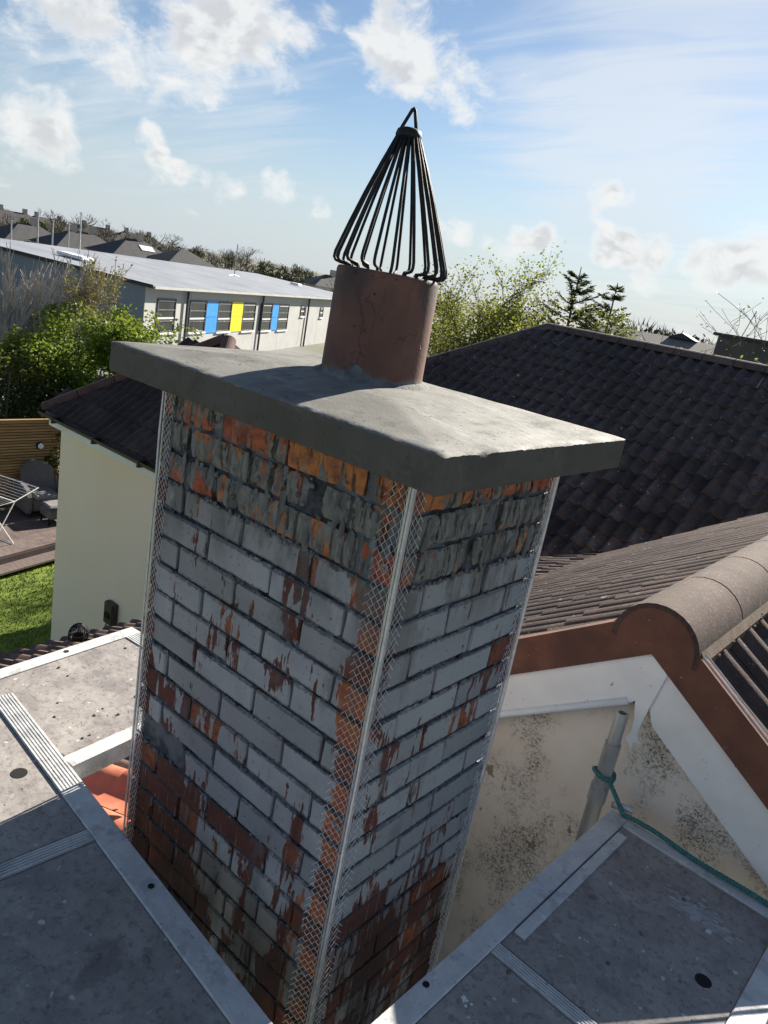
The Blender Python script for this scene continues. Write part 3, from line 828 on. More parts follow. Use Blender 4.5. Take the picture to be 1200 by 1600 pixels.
def tile_mat(name, c1, c2, lichen, lich_amt=.66, rough=.9, orange=None, rnd=.22, lsc=17):
    def f(q, b):
        P = q.pos(); n = q.noise(P, 7, 6, .65)
        c = q.mix(q.ss(n, .30, .70), c1, c2)
        c = q.mix(q.ss(q.noise(P, 90, 3, .6), .55, .72, 0, .5), c, tuple(v*2.0 for v in c2))
        c = q.mix(q.m('MULTIPLY', q.ss(q.noise(P, lsc, 4, .65), lich_amt, lich_amt+.035), q.ss(q.noise(P, 1.4, 3, .6), .35, .6, .35, 1)), c, lichen); c = q.mix(q.ss(q.noise(q.vm('ADD', P, (9, 2, 4)), .9, 4, .6), .45, .65, 0, .45), c, tuple(v*.55 for v in c1))
        if orange: c = q.mix(q.ss(q.noise(q.vm('ADD', P, (5, 5, 5)), 6, 5, .7), .63, .69, 0, .8), c, orange)
        rn = q('ShaderNodeObjectInfo').outputs['Random']; k = q.ss(rn, 0, 1, 1-rnd, 1+rnd)
        c = q.mix(1.0, c, q.com(k, k, k), 'MULTIPLY')
        setin(q, b, Base_Color=c, Roughness=rough); bumpn(q, b, q.noise(P, 130, 4, .7), .6, .004)
    return material(name, f, rough)
M_TBROWN = tile_mat('weathered_brown_tile', (.062, .038, .032), (.108, .073, .060), (.34, .33, .29), .65, orange=(.26, .115, .035))
M_TDARK = tile_mat('dark_brown_tile', (.034, .027, .028), (.072, .056, .053), (.30, .31, .30), .645, rnd=.42)
M_TGARD = tile_mat('mossy_dark_tile', (.030, .021, .020), (.060, .042, .038), (.20, .19, .16), .69)
M_TOWN = tile_mat('dusty_red_brown_tile', (.085, .050, .040), (.150, .100, .080), (.30, .28, .25), .70)
def ridge_tile(mb, a, b, r, ang=R(205), n=12, t=.014, lip=True):
    """half-round ridge tile from a to b (axis)"""
    a, b = Vector(a), Vector(b); d = (b-a).normalized(); s = Vector((0, 0, 1)).cross(d).normalized(); up = d.cross(s)
    base = len(mb.v)
    for p in (a, b):
        for rr in (r, r-t):
            for i in range(n+1):
                an = -ang/2 + ang*i/n; mb.v.append(tuple(p + s*math.sin(an)*rr + up*math.cos(an)*rr))
    m = n+1
    for i in range(n):
        mb.f += [(base+i, base+i+1, base+2*m+i+1, base+2*m+i), (base+m+i+1, base+m+i, base+3*m+i, base+3*m+i+1),
                 (base+i+1, base+i, base+m+i, base+m+i+1), (base+2*m+i, base+2*m+i+1, base+3*m+i+1, base+3*m+i)]
    for i in (0, n):
        mb.f.append((base+i, base+2*m+i, base+3*m+i, base+m+i))

# ================================================================== NEIGHBOUR'S GABLE (behind the right deck)
YG = 1.12; RXG = .180; PT = R(34); TT = math.tan(PT)
APZ = -.599                                    # top of the bargeboards at the apex
RZ = APZ + .088                                # apex of the tile bed
gab = empty('gable_house', (RXG, 3.4, G), 'cream pebbledashed gable house with white bargeboards and brown tiled roof', 'house')
def pebble_mat():
    def f(q, b):
        P = q.pos(); x, y, z = q.sep(P)
        c = q.mix(q.ss(q.noise(P, 4, 5, .6), .3, .7), (.70, .62, .52), (.78, .71, .625))
        st = q.noise(q.vm('MULTIPLY', P, (1, 1, .7)), 3.2, 5, .62)
        mould = q.m('MULTIPLY', q.ss(q.noise(P, 125, 5, .9), .495, .55), q.ss(q.m('ADD', st, q.m('MULTIPLY', q.noise(P, 22, 4, .7), .16)), .535, .665))
        c = q.mix(q.ss(st, .50, .72, 0, .45), c, (.34, .29, .22))
        c = q.mix(q.m('MULTIPLY', mould, .85), c, (.045, .045, .042))
        blot = q.m('MULTIPLY', q.ss(q.noise(q.vm('MULTIPLY', P, (1, 1, .55)), 15, 3, .6), .66, .70), q.ss(z, -.95, -1.35))
        c = q.mix(q.m('MULTIPLY', blot, .8), c, (.16, .13, .085))
        setin(q, b, Base_Color=c, Roughness=.92); bumpn(q, b, q.noise(P, 140, 4, .7), .6, .006)
    return material('mouldy_pebbledash', f, .9)
M_PEB = pebble_mat()
M_PVC = mottled('white_upvc', (.76, .755, .74), (.83, .83, .82), 5, .4, bump=.08, bscale=20, speck=(48, .67, (.30, .29, .27)), c3=(.70, .69, .665))
M_VERGE = mottled('painted_verge_mortar', (.125, .052, .036), (.180, .078, .050), 9, .85, bump=.5, bscale=90, speck=(45, .68, (.33, .29, .25)), c3=(.095, .045, .034))
HWG = 3.55                                     # half width
DEP = 4.65                                     # depth of the roof
YE = YG + DEP
def gz(x, off=0.0): return APZ + off - TT*abs(x-RXG)
w = MB()
wy = YG+.045
wx0, wx1 = RXG-HWG+.35, RXG+HWG-.35
w.prism([(wx0, wy, G), (wx1, wy, G), (wx1, wy, gz(wx1)), (RXG, wy, APZ), (wx0, wy, gz(wx0))], (0, DEP-.09, 0))
o = w.build('wall', M_PEB, gab); fix_normals(o)
# roof deck under the tiles
d = MB()
for s in (-1, 1):
    x1 = RXG+s*HWG
    d.prism([(RXG, YG+.03, APZ+.002), (x1, YG+.03, gz(x1, .002)), (x1, YG+.03, gz(x1, .07)), (RXG, YG+.03, APZ+.07)], (0, DEP-.06, 0))
o = d.build('roof_deck', M_VERGE, gab); fix_normals(o)
# bargeboards: cut plumb at the apex
for s, dep in ((-1, .168), (1, .180)):
    b = MB(); x1 = RXG+s*HWG; xa = RXG + (s*.0015) - .028
    if s > 0: xa = RXG-.026
    za = APZ - TT*0
    poly = [(xa if s > 0 else RXG-.0275, YG, gz(xa if s > 0 else RXG-.0275)-.0005), (RXG, YG, APZ-.0005), (x1, YG, gz(x1)), (x1, YG, gz(x1)-dep), (RXG+.06 if s > 0 else RXG-.0275, YG, gz(RXG+.06 if s > 0 else RXG-.0275)-dep)]
    if s < 0: poly[0] = (RXG-.001, YG, gz(RXG-.001)-.0005); poly.pop(1); poly[-1] = (RXG+.012, YG, gz(RXG-.012)-dep+.03); poly.insert(3, (RXG-.0275, YG, gz(RXG-.0275)-dep)); poly = [(p_[0], p_[1]-.0025, p_[2]) for p_ in poly]
    b.prism(poly, (0, .022, 0))
    o = b.build('bargeboard', M_PVC, gab); fix_normals(o)
    if s < 0:                                  # moulded lower bead on the left board
        e = MB(); e.tube([(RXG-.029, YG-.003, gz(RXG-.029)-dep+.010), (x1, YG-.003, gz(x1)-dep+.010)], .0125, 8); e.build('bargeboard_bead', M_PVC, gab, smooth=True)
        e = MB(); e.prism([(RXG-.029, YG-.0015, gz(RXG-.029)-dep+.034), (x1, YG-.0015, gz(x1)-dep+.034), (x1, YG-.0015, gz(x1)-dep+.030), (RXG-.029, YG-.0015, gz(RXG-.029)-dep+.030)], (0, .002, 0)); e.build('bargeboard_groove', M_PVC, gab)
# loose apex joint strip, split and hanging
j = MB()
pj_ = [(1013, 1026), (1030, 1024), (1046, 1050), (1014, 1107), (1004, 1128), (997, 1143), (996, 1152), (1000, 1163), (990, 1159), (985, 1170), (977, 1153), (986, 1143), (991, 1124), (992, 1100), (994, 1085), (999, 1057)]
poly = [ony(u, v, YG-.006) for u, v in pj_]
j.prism(poly, (0, .0022, 0)); o = j.build('loose_joint_strip', M_PVC, gab, label='torn white apex joint strip hanging loose'); fix_normals(o)
# painted verge mortar with half-round ridge end
v = MB(); RR = .133; RCZ = APZ+.028             # ridge tile axis height
for s in (-1, 1):
    x1 = RXG+s*HWG; xs_ = RXG+s*.118
    n = 12; arc = []
    v.prism([(RXG, YG-.012, APZ+.0015), (x1, YG-.012, gz(x1, .0015)), (x1, YG-.012, gz(x1, .142)), (xs_, YG-.012, gz(xs_, .142)), (RXG+s*.10, YG-.012, gz(RXG+s*.10, .142)), (RXG, YG-.012, RCZ+.10)], (0, .05, 0))
v.prism([(RXG+RR*.97*math.sin(a), YG-.0135, RCZ+RR*.97*math.cos(a)) for a in np.linspace(-1.75, 1.75, 22)], (0, .055, 0))
o = v.build('verge_mortar', M_VERGE, gab); fix_normals(o)
# slim dry verge strips under the right-hand tiles
e = MB()
for k in range(2): e.tube([(RXG+.14, YG-.010+k*.012, gz(RXG+.14, .150+k*.010)), (RXG+HWG, YG-.010+k*.012, gz(RXG+HWG, .150+k*.010))], .0035, 5)
e.build('verge_strip', M_TUBE, gab)
# tiles
TW, TG = .285, .345
tb = [tile_mesh('roof_tile', TW, TG+.07, 2, .027, .013, M_TBROWN, 6, seed=i) for i in range(4)]
sl_len = HWG/math.cos(PT); nr = int(sl_len/TG); nc = int(DEP/TW)+1
for s, lim in ((-1, 230), (1, 64)):
    es = Vector((-s*math.cos(PT), 0, math.sin(PT))); en = Vector((s*math.sin(PT), 0, math.cos(PT)))
    ex = es.cross(en)
    low = Vector((RXG, 0, RZ)) - es*(nr*TG+.09) + en*.008
    low.y = YG+.004 if ex.y > 0 else YG+.004+nc*TW
    lay_tiles(gab, tb, low, ex, es, en, nc, nr, TW, TG, limit=lim, seed=s+5)
M_RIDGE = tile_mat('lichened_ridge_tile', (.054, .033, .026), (.094, .060, .047), (.22, .20, .17), .60, orange=(.26, .13, .035), rnd=.10, lsc=75)
yy = YG-.014; k = 0
while yy < YE-.1:
    L = .44; rt = MB(); ridge_tile(rt, (RXG, yy, RCZ), (RXG, yy+L-.010, RCZ), RR, R(196), 16, .016)
    autosmooth(rt.build('ridge_tile', M_RIDGE, gab), 40)
    yy += L
bed = MB(); rs = random.Random(4)              # mortar bedding and moss under the ridge tiles
for i in range(700):
    s = rs.choice((-1, 1)); y_ = rs.uniform(YG, YE-.1); x_ = RXG+s*(RR+rs.uniform(-.012, .016)); blob(bed, (x_, y_, gz(x_, .128)+rs.uniform(-.012, .012)), rs.uniform(.004, .009), rs, 6, (1, 1.6, .7))
M_MOSS = mottled('moss_and_mortar', (.10, .055, .03), (.15, .12, .09), 25, .95, bump=.6, bscale=150)
for s in (-1, 1):
    for (xa, xb) in ((RR*.80, RR*1.06),):
        bed.prism([(RXG+s*xa, YG, gz(RXG+s*xa, .09)), (RXG+s*xb, YG, gz(RXG+s*xb, .09)), (RXG+s*(xb+.006), YG, gz(RXG+s*xb, .135)), (RXG+s*xa, YG, gz(RXG+s*xa, .165))], (0, DEP-.1, 0))
bed.build('ridge_bedding', M_MOSS, gab, kind='stuff')

# ================================================================== DARK HIPPED HOUSE BEHIND
ERX0, ERX1, EYF, EYB, EZ = -10.35, 6.4, 6.85, 15.65, -2.9
HD = (EYB-EYF)/2; RIZ = EZ + HD*TT; RY = (EYF+EYB)/2; RX0, RX1 = ERX0+HD, ERX1-HD
hip = empty('hipped_house', ((ERX0+ERX1)/2, RY, G), 'bungalow with a big dark lichen-spotted tiled hip roof in shade', 'house')
w = MB(); w.box((ERX0+.4, EYF+.4, G), (ERX1-.4, EYB-.4, EZ-.05)); w.build('wall', mottled('grey_render', (.42, .41, .38), (.50, .49, .46), 3, .9), hip)
sh = MB()
A_, B_, C_, D_ = Vector((ERX0, EYF, EZ)), Vector((ERX1, EYF, EZ)), Vector((ERX1, EYB, EZ)), Vector((ERX0, EYB, EZ)); E1, E2 = Vector((RX0, RY, RIZ)), Vector((RX1, RY, RIZ))
sh.add([A_, B_, C_, D_, E1, E2], [(0, 1, 5, 4), (1, 2, 5), (2, 3, 4, 5), (3, 0, 4), (0, 3, 2, 1)]); o = sh.build('roof_deck', M_TDARK, hip); fix_normals(o)
td = [tile_mesh('roof_tile', .205, .37, 1, .062, .042, M_TDARK, 7, seed=i+40) for i in range(4)]
es = Vector((0, math.cos(PT), math.sin(PT))); en = Vector((0, -math.sin(PT), math.cos(PT))); ex = Vector((1, 0, 0))
SLN = HD/math.cos(PT); gz_d = .30
def keep_hip(u, v):
    dpt = v*math.cos(PT)
    return dpt+.05 < u < (ERX1-ERX0)-dpt-.05 and u < 11.5
lay_tiles(hip, td, A_+en*.012, ex, es, en, int((ERX1-ERX0)/.205), int(SLN/gz_d), .205, gz_d, keep=keep_hip, limit=300, seed=3)
# left hip slope, seen edge-on
es2 = Vector((math.cos(PT), 0, math.sin(PT))); en2 = Vector((-math.sin(PT), 0, math.cos(PT))); ex2 = Vector((0, -1, 0))
lay_tiles(hip, td, D_+en2*.012, ex2, es2, en2, int((EYB-EYF)/.205), int(SLN/gz_d), .205, gz_d, keep=lambda u, v: v*math.cos(PT)+.05 < u < (EYB-EYF)-v*math.cos(PT)-.05, limit=0, seed=4)
M_RIDGED = tile_mat('dark_ridge_tile', (.060, .048, .046), (.095, .078, .072), (.25, .24, .22), .66, rnd=.1)
def run_ridge(parent, a, b, r, L, mat, ang=R(170)):
    a, b = Vector(a), Vector(b); n = max(1, int((b-a).length/L))
    for i in range(n):
        rt = MB(); ridge_tile(rt, a.lerp(b, i/n), a.lerp(b, (i+.975)/n), r, ang, 10, .014); rt.build('ridge_tile', mat, parent)
up = Vector((0, 0, .0))
run_ridge(hip, E1-Vector((0, 0, .03)), E2-Vector((0, 0, .03)), .125, .45, M_RIDGED)
run_ridge(hip, A_+Vector((0, 0, -.03)), E1-Vector((0, 0, .03)), .125, .45, M_RIDGED)
run_ridge(hip, D_+Vector((0, 0, -.03)), E1-Vector((0, 0, .03)), .125, .45, M_RIDGED)

# ================================================================== OWN ROOF under the scaffold
OS = .44; OX, OZ = -.80, -1.42
oa = math.atan(OS)
on_ = Vector((-math.sin(oa), 0, math.cos(oa))); oes = Vector((math.cos(oa), 0, math.sin(oa))); oex = Vector((0, -1, 0))
ev = onplane(95, 1003, (OX, 0, OZ), on_)
own = empty('own_roof', (ev.x, 1, ev.z), 'brown tiled roof slope showing beyond the left scaffold deck', 'roof')
EVX, EVZ = ev.x, ev.z
d = MB(); d.prism([(OX, -2.2, OZ-.03), (EVX+.02, -2.2, EVZ-.03), (EVX+.02, -2.2, EVZ-.12), (OX, -2.2, OZ-.12)], (0, 8.2, 0)); o = d.build('roof_deck', M_VERGE, own); fix_normals(o)
to = [tile_mesh('roof_tile', .285, .40, 2, .034, .016, M_TOWN, 5, seed=i+60) for i in range(3)]
nrow = int(math.hypot(EVX-OX, EVZ-OZ)/.335)
lay_tiles(own, to, Vector((EVX, 6.0, EVZ)), oex, oes, on_, int(8.2/.285), nrow, .285, .335, limit=290, seed=8)
M_FASC = mottled('pale_eaves_board', (.50, .46, .38), (.60, .56, .48), 6, .7)
e = MB(); e.box((EVX-.02, -2.2, EVZ-.16), (EVX+.015, 6.0, EVZ-.035)); e.build('eaves_board', M_FASC, own)
w = MB(); w.box((EVX+.35, -2.2, G), (OX-.02, 6.0, EVZ-.2)); w.build('wall', mottled('own_wall_render', (.55, .52, .45), (.62, .59, .52), 3, .9), own)
w = MB(); w.box((OX+.0, -2.1, G), (1.6, 1.0, -2.75)); w.build('dark_gap_sheet', mottled('dark_felt', (.020, .020, .022), (.035, .034, .035), 8, .9), own)  # dark sheet added below the decks to keep the enclosed gap black
# red clay tiles beside the stack
M_RED = mottled('red_clay_tile', (.46, .135, .075), (.56, .190, .110), 7, .6, bump=.2, bscale=60, c3=(.38, .12, .075))
red = empty('red_tile_patch', (-.95, .2, -1.45), 'two orange-red ribbed roof tiles beside the chimney foot under the sunlit deck', 'roof tile')
tr = tile_mesh('red_tile', .24, .42, 1, .045, .018, M_RED, 9, seed=90)
for i, (yy_, xx_) in enumerate(((.345, -1.17), (.100, -1.17), (.345, -1.56), (.100, -1.56))):
    zz = OZ + OS*(xx_-OX) + .040
    link('red_tile', tr, red, frame(Vector((xx_, yy_, zz)), oex, oes, on_))
for yq in (.18, -.02):
    xq = -1.02; zq = OZ+OS*(xq-OX)+.040+.05; mb = MB(); mb.tube([Vector((xq, yq, zq)), Vector((xq, yq, zq))+on_*.02], .009, 8); mb.build('fixing_screw', M_HOLE, red)
# cowl on the small flue standing at the eaves
cw = onplane(122, 1006, (OX, 0, OZ), on_)
cowl = empty('vent_cowl', tuple(cw), 'small black wire balloon guard on a pipe behind the sunlit deck', 'vent')
cr_ = .085; cw = cw+Vector((0, 0, .07))
for k in range(14):
    a = math.pi*k/14; mb = MB()
    mb.tube([cw+Vector((math.cos(a)*cr_*math.sin(t)*1.0, math.sin(a)*cr_*math.sin(t), .02+cr_*1.25*math.cos(t))) for t in np.linspace(-1.9, 1.9, 13)], .0042, 4); mb.build('wire', M_BLACK, cowl)
mb = MB(); mb.lathe([(.055, -.12), (.055, .02), (.048, .02), (.048, -.12)], cw, 14); mb.build('pipe', M_BLACK, cowl)

# ================================================================== GROUND
def ground_mat():
    def f(q, b):
        P = q.pos(); n = q.noise(P, .05, 5, .6)
        c = q.mix(q.ss(n, .4, .6), (.085, .100, .045), (.135, .128, .095))
        c = q.mix(q.ss(q.noise(P, .02, 3, .5), .52, .58), c, (.17, .165, .16))
        setin(q, b, Base_Color=c, Roughness=.95)
    return material('mixed_ground', f, .95)
gd = MB(); NG = 60
def terrain(x, y):
    d = math.hypot(x-CAM.x, y-CAM.y); az = math.degrees(math.atan2(-(x-CAM.x), (y-CAM.y)))   # degrees left of +Y
    lf = max(0, min(1, (az-22)/28))*max(0, min(1, (150-az)/30)); t = max(0, min(1, (d-110)/230)); t = t*t*(3-2*t)
    return G + lf*t*3.0
rad = [0, 12, 25, 45, 70, 100, 125, 150, 175, 200, 230, 260, 300, 350, 420, 520, 700, 1000, 1500, 2200]
na = 144
for r_ in rad:
    for k in range(na):
        a = 2*math.pi*k/na; x, y = CAM.x+r_*math.sin(a), CAM.y+r_*math.cos(a)
        gd.v.append((x, y, terrain(x, y)-.02))
for i in range(len(rad)-1):
    for k in range(na):
        gd.f.append((i*na+k, (i+1)*na+k, (i+1)*na+(k+1) % na, i*na+(k+1) % na))
o = gd.build('ground', ground_mat(), kind='structure'); fix_normals(o)
for pl in o.data.polygons: pl.use_smooth = True

# ================================================================== CREAM HOUSE
CY = 3.72; CX = -8.49; CE = -2.06              # wall plane y, corner x, soffit level
cream = empty('cream_house', (-6, 6, G), 'smooth cream rendered house with a mossy dark tiled roof and brown gutter', 'house')
M_CREAM = mottled('cream_render', (.91, .725, .550), (.93, .76, .60), 1.2, .85, bump=.06, bscale=120, stretch=(1, 1, .35))
w = MB(); w.box((CX, CY, G), (-5.3, CY+3.2, CE)); w.build('wall', M_CREAM, cream)
FX0 = ony(66, 620, CY-.37).x; CP = R(33); CT = math.tan(CP)
GX1 = -4.9; FY = CY-.30
f_ = MB(); f_.box((FX0+.06, FY, CE-.03), (GX1, FY+.024, CE+.16)); f_.build('fascia', M_PVC, cream)
f_ = MB(); f_.box((FX0+.06, FY+.026, CE-.012), (GX1, CY-.002, CE+.004)); f_.build('soffit', M_PVC, cream)
f_ = MB(); f_.box((FX0+.06, FY+.026, CE+.006), (FX0+.085, CY+3.3, CE+.16)); f_.build('fascia', M_PVC, cream)
f_ = MB(); f_.box((FX0+.087, CY+.0, CE-.012), (CX-.002, CY+3.3, CE+.004)); f_.build('soffit', M_PVC, cream)
M_GUT = mottled('brown_gutter', (.040, .028, .024), (.065, .048, .040), 12, .5, bump=.05)
gt = MB(); n = 9
prof = [(-.056*math.sin(a), -.056*math.cos(a)) for a in np.linspace(-math.pi/2, math.pi/2, n)]
for (a0, a1) in ((FX0, GX1),):
    base = len(gt.v)
    for xx in (a0, a1):
        for (py, pz) in prof: gt.v.append((xx, FY-.066+py, CE+.135+pz))
        for (py, pz) in prof[::-1]: gt.v.append((xx, FY-.066+py*.9, CE+.136+pz*.9))
    m = 2*n
    for i in range(m): gt.f.append((base+i, base+(i+1) % m, base+m+(i+1) % m, base+m+i))
    gt.f.append(tuple(base+i for i in range(m)))
go = gt.build('gutter', M_GUT, cream); fix_normals(go)
for xx in np.arange(FX0+.35, GX1, .95):
    b = MB(); b.cbox((xx, FY-.128, CE+.065), (xx+.035, FY-.001, CE+.145), .004); b.build('gutter_bracket', M_GUT, cream)
EA = Vector((FX0, FY-.05, CE+.17)); ces = Vector((0, math.cos(CP), math.sin(CP))); cen = Vector((0, -math.sin(CP), math.cos(CP)))
_d = ray(358, 527); _k = (FY-.05-CAM.y-(FX0-CAM.x))/(_d.y-_d.x); _a = CAM+_d*_k; CD = _a.x-FX0; CP = math.atan((_a.z-.03-(CE+.15))/CD); CT = math.tan(CP); GX1 = FX0+2*CD
ces = Vector((0, math.cos(CP), math.sin(CP))); cen = Vector((0, -math.sin(CP), math.cos(CP)))
print('cream', CD, math.degrees(CP), GX1)
                                    # half depth
tcm = [tile_mesh('roof_tile', .30, .40, 2, .032, .016, M_TGARD, 5, seed=i+70) for i in range(4)]
def keep_c(u, v): return v*math.cos(CP)-.15 < u < (GX1-FX0)-v*math.cos(CP)+.1
lay_tiles(cream, tcm, EA, Vector((1, 0, 0)), ces, cen, int((GX1-FX0)/.30), int(CD/math.cos(CP)/.34), .30, .34, keep=keep_c, limit=260, seed=6)
sh = MB(); E_ = Vector((FX0+CD, FY-.05+CD, CE+.15+CD*CT)); Q1 = Vector((GX1-CD+.01, FY-.05+CD, CE+.15+CD*CT)); Q0 = Vector((GX1, FY-.05, CE+.15)); Q2 = Vector((GX1, FY-.05+2*CD, CE+.15)); P0 = EA-Vector((0, 0, .02)); P2 = Vector((FX0, FY-.05+2*CD, CE+.15))
sh.add([P0, Q0, Q1, E_, Q2, P2], [(0, 1, 2, 3), (0, 3, 5), (5, 3, 2, 4), (1, 4, 2), (0, 5, 4, 1)]); o = sh.build('roof_deck', M_TGARD, cream); fix_normals(o)
M_HIP = tile_mat('red_brown_hip_tile', (.080, .040, .034), (.120, .066, .054), (.30, .27, .22), .68, orange=(.20, .11, .04), rnd=.12)
run_ridge(cream, EA+Vector((.02, .02, -.02)), E_+Vector((0, 0, -.01)), .10, .42, M_HIP); run_ridge(cream, Q0+Vector((-.02, .02, -.02)), Q1+Vector((0, 0, -.01)), .09, .42, M_HIP)
# brown terminal box with a cable on the wall
bx = ony(178, 957, CY); box = empty('wall_box', (bx.x, CY, bx.z), 'small dark brown junction box low on the cream wall', 'junction box')
b = MB(); b.cbox((bx.x-.10, CY-.09, bx.z-.15), (bx.x+.10, CY-.001, bx.z+.15), .015); b.build('case', M_GUT, box)
b = MB(); b.cbox((bx.x-.06, CY-.105, bx.z-.06), (bx.x+.05, CY-.0905, bx.z+.02), .006); b.build('cover', M_HOLE, box)
b = MB(); b.tube([(bx.x-.05, CY-.05, bx.z-.14), (bx.x-.09, CY-.05, bx.z-.20), (bx.x+.02, CY-.03, bx.z-.28), (bx.x+.12, CY-.02, bx.z-.33)], .012, 6); b.build('cable', M_TAB, box)

# ================================================================== GARDEN
def grass_mat():
    def f(q, b):
        P = q.pos(); n = q.noise(P, 2.2, 5, .65)
        c = q.mix(q.ss(n, .35, .65), (.105, .160, .012), (.165, .230, .024))
        c = q.mix(q.ss(q.noise(P, 30, 3, .6), .50, .66, 0, .7), c, (.17, .215, .04))
        setin(q, b, Base_Color=c, Roughness=.85); bumpn(q, b, q.noise(P, 40, 4, .7), .6, .03)
    return material('mown_grass', f, .9)
M_GRASS = grass_mat()
lw = MB(); lw.box((-16, -14, G), (-1.9, 3.70, G+.015)); lw.box((-16, 3.70, G), (CX-.03, 9, G+.0145)); lw.build('lawn', M_GRASS, kind='structure')
bl = MB(); rs = random.Random(12)
for i in range(26000):                         # blades on the visible part of the lawn
    x, y = rs.uniform(-12.4, -6.6), rs.uniform(1.2, 6.4)
    if x > CX-.05 and y > 3.6: continue
    h, w_, a = rs.uniform(.02, .045), rs.uniform(.006, .012), rs.uniform(0, 6.28); c_, s_ = math.cos(a)*w_, math.sin(a)*w_
    n = len(bl.v); bl.v += [(x-c_, y-s_, G+.012), (x+c_, y+s_, G+.012), (x+rs.uniform(-.02, .02), y+rs.uniform(-.02, .02), G+.015+h)]; bl.f.append((n, n+1, n+2))
bl.build('grass', M_GRASS, None, label='short bright green grass on the lawn beside the cream house', cat='grass', kind='stuff')
DZ = G+.30
M_DECK = mottled('grey_brown_decking', (.105, .078, .070), (.150, .115, .102), 4, .75, bump=.3, bscale=40, stretch=(1, 6, 1), rnd=.15)
e0, e1 = onz(0, 870, DZ), onz(95, 845, DZ); ddir = (e1-e0).normalized(); dper = Vector((ddir.y, -ddir.x, 0)); dper = dper if dper.x < 0 else -dper
deck = empty('garden_decking', (e0.x, e0.y, G), 'low grey-brown timber decking with a step down to the lawn', 'decking')
st = e0 - ddir*2.2; LEN = 6.4; ezz = Vector((0, 0, 1))
for i in range(22):
    b = MB(); b.cbox((0, .004, -.03), (LEN, .141, 0), .004, frame(st+dper*(i*.145), ddir, dper, ezz)); b.build('plank', M_DECK, deck)
b = MB(); b.cbox((0, -.02, -.27), (LEN, .001, -.032), .004, frame(st, ddir, dper, ezz)); b.build('riser', mottled('dark_riser', (.05, .035, .032), (.07, .05, .045), 5, .8), deck)
b = MB(); b.cbox((0, -.34, -.20), (LEN, -.022, -.15), .006, frame(st, ddir, dper, ezz)); b.build('step', M_DECK, deck)
# slatted fence
fx = onz(30, 788, DZ).x
fence = empty('slat_fence', (fx, 5, DZ), 'honey-coloured horizontal slat fence behind the decking', 'fence')
M_SLAT = mottled('honey_timber', (.310, .180, .070), (.400, .250, .105), 5, .65, bump=.2, bscale=30, stretch=(4, .5, 4), rnd=.18)
FZ1 = -3.74; fy1 = onx(92, 700, fx).y; ns = int((FZ1-DZ)/.062)
for i in range(ns):
    b = MB(); zz = FZ1-.05-i*.062; b.cbox((fx, 2.2, zz), (fx+.022, fy1, zz+.047), .003); b.build('slat', M_SLAT, fence)
b = MB(); b.cbox((fx-.03, 2.2, FZ1+.0), (fx+.05, fy1+.02, FZ1+.035), .004); b.build('top_rail', M_SLAT, fence)
for yy in np.arange(2.3, fy1, 1.5):
    b = MB(); b.cbox((fx-.10, yy, DZ-.3), (fx-.002, yy+.09, FZ1-.002), .004); b.build('post', M_SLAT, fence)
b = MB(); b.box((fx-.125, 2.2, DZ-.3), (fx-.102, fy1, FZ1-.01)); b.build('backing', mottled('dark_backing', (.02, .013, .008), (.03, .02, .012), 5, .9), fence)
lp = onx(62, 696, fx+.03); lamp = empty('wall_lamp', tuple(lp), 'round white bulkhead lamp in a black surround on the slat fence', 'wall lamp')
lm = MB()
def disc(mb, c, r, h, n=20):                   # axis +X
    prof = [(r, 0), (r, h*.6), (r*.82, h)]; base = len(mb.v)
    for rr, hh in prof:
        for k in range(n): a = 2*math.pi*k/n; mb.v.append((c.x+hh, c.y+rr*math.cos(a), c.z+rr*math.sin(a)))
    for i in range(2):
        for k in range(n): mb.f.append((base+i*n+k, base+i*n+(k+1) % n, base+(i+1)*n+(k+1) % n, base+(i+1)*n+k))
    mb.f.append(tuple(base+2*n+k for k in range(n)))
disc(lm, lp-Vector((.005, 0, 0)), .085, .05); lm.build('surround', M_BLACK, lamp)
lm = MB(); disc(lm, lp+Vector((.0455, .0, 0)), .060, .035); lm.build('glass', mottled('opal_glass', (.78, .80, .84), (.82, .84, .88), 4, .3, bump=0), lamp)
# rattan armchair with footstool
ch = onz(66, 800, DZ); M_RAT = mottled('grey_rattan', (.115, .105, .098), (.18, .168, .155), 60, .85, bump=.8, bscale=90, dist=.01)
M_CUSH = mottled('grey_cushion', (.17, .165, .16), (.21, .205, .20), 9, .9, bump=.1)
chair = empty('armchair', tuple(ch), 'grey rattan wing armchair standing against the slat fence', 'armchair')
cf = (Vector((.93, .0, 0))+Vector((0, -.05, 0))).normalized(); cs = Vector((0, 0, 1)).cross(cf)
def cm(off=(0, 0, 0)): return frame(ch + cf*off[0] + cs*off[1] + Vector((0, 0, off[2])), cf, cs, Vector((0, 0, 1)))
b = MB(); b.cbox((-.38, -.34, .12), (.30, .34, .36), .05, cm()); b.build('seat_base', M_RAT, chair)
b = MB(); b.cbox((-.30, -.27, .362), (.31, .27, .47), .04, cm()); b.build('seat_cushion', M_CUSH, chair)
b = MB()
ts = np.linspace(0, 1, 9)
for i, t in enumerate(ts):                     # tall tapering back, curved at the top
    wv = .36*(1-.10*t)-(.0 if t < .85 else (t-.85)*1.0); xb = -.33-.20*t
    for sx in (0, .09):
        for j_ in range(7):
            u = j_/6*2-1; b.v.append(tuple(cm() @ Vector((xb+sx+.07*abs(u)**2, u*wv, .30+.72*t-(.04*abs(u)**3 if i == 8 else 0)))))
m = 7
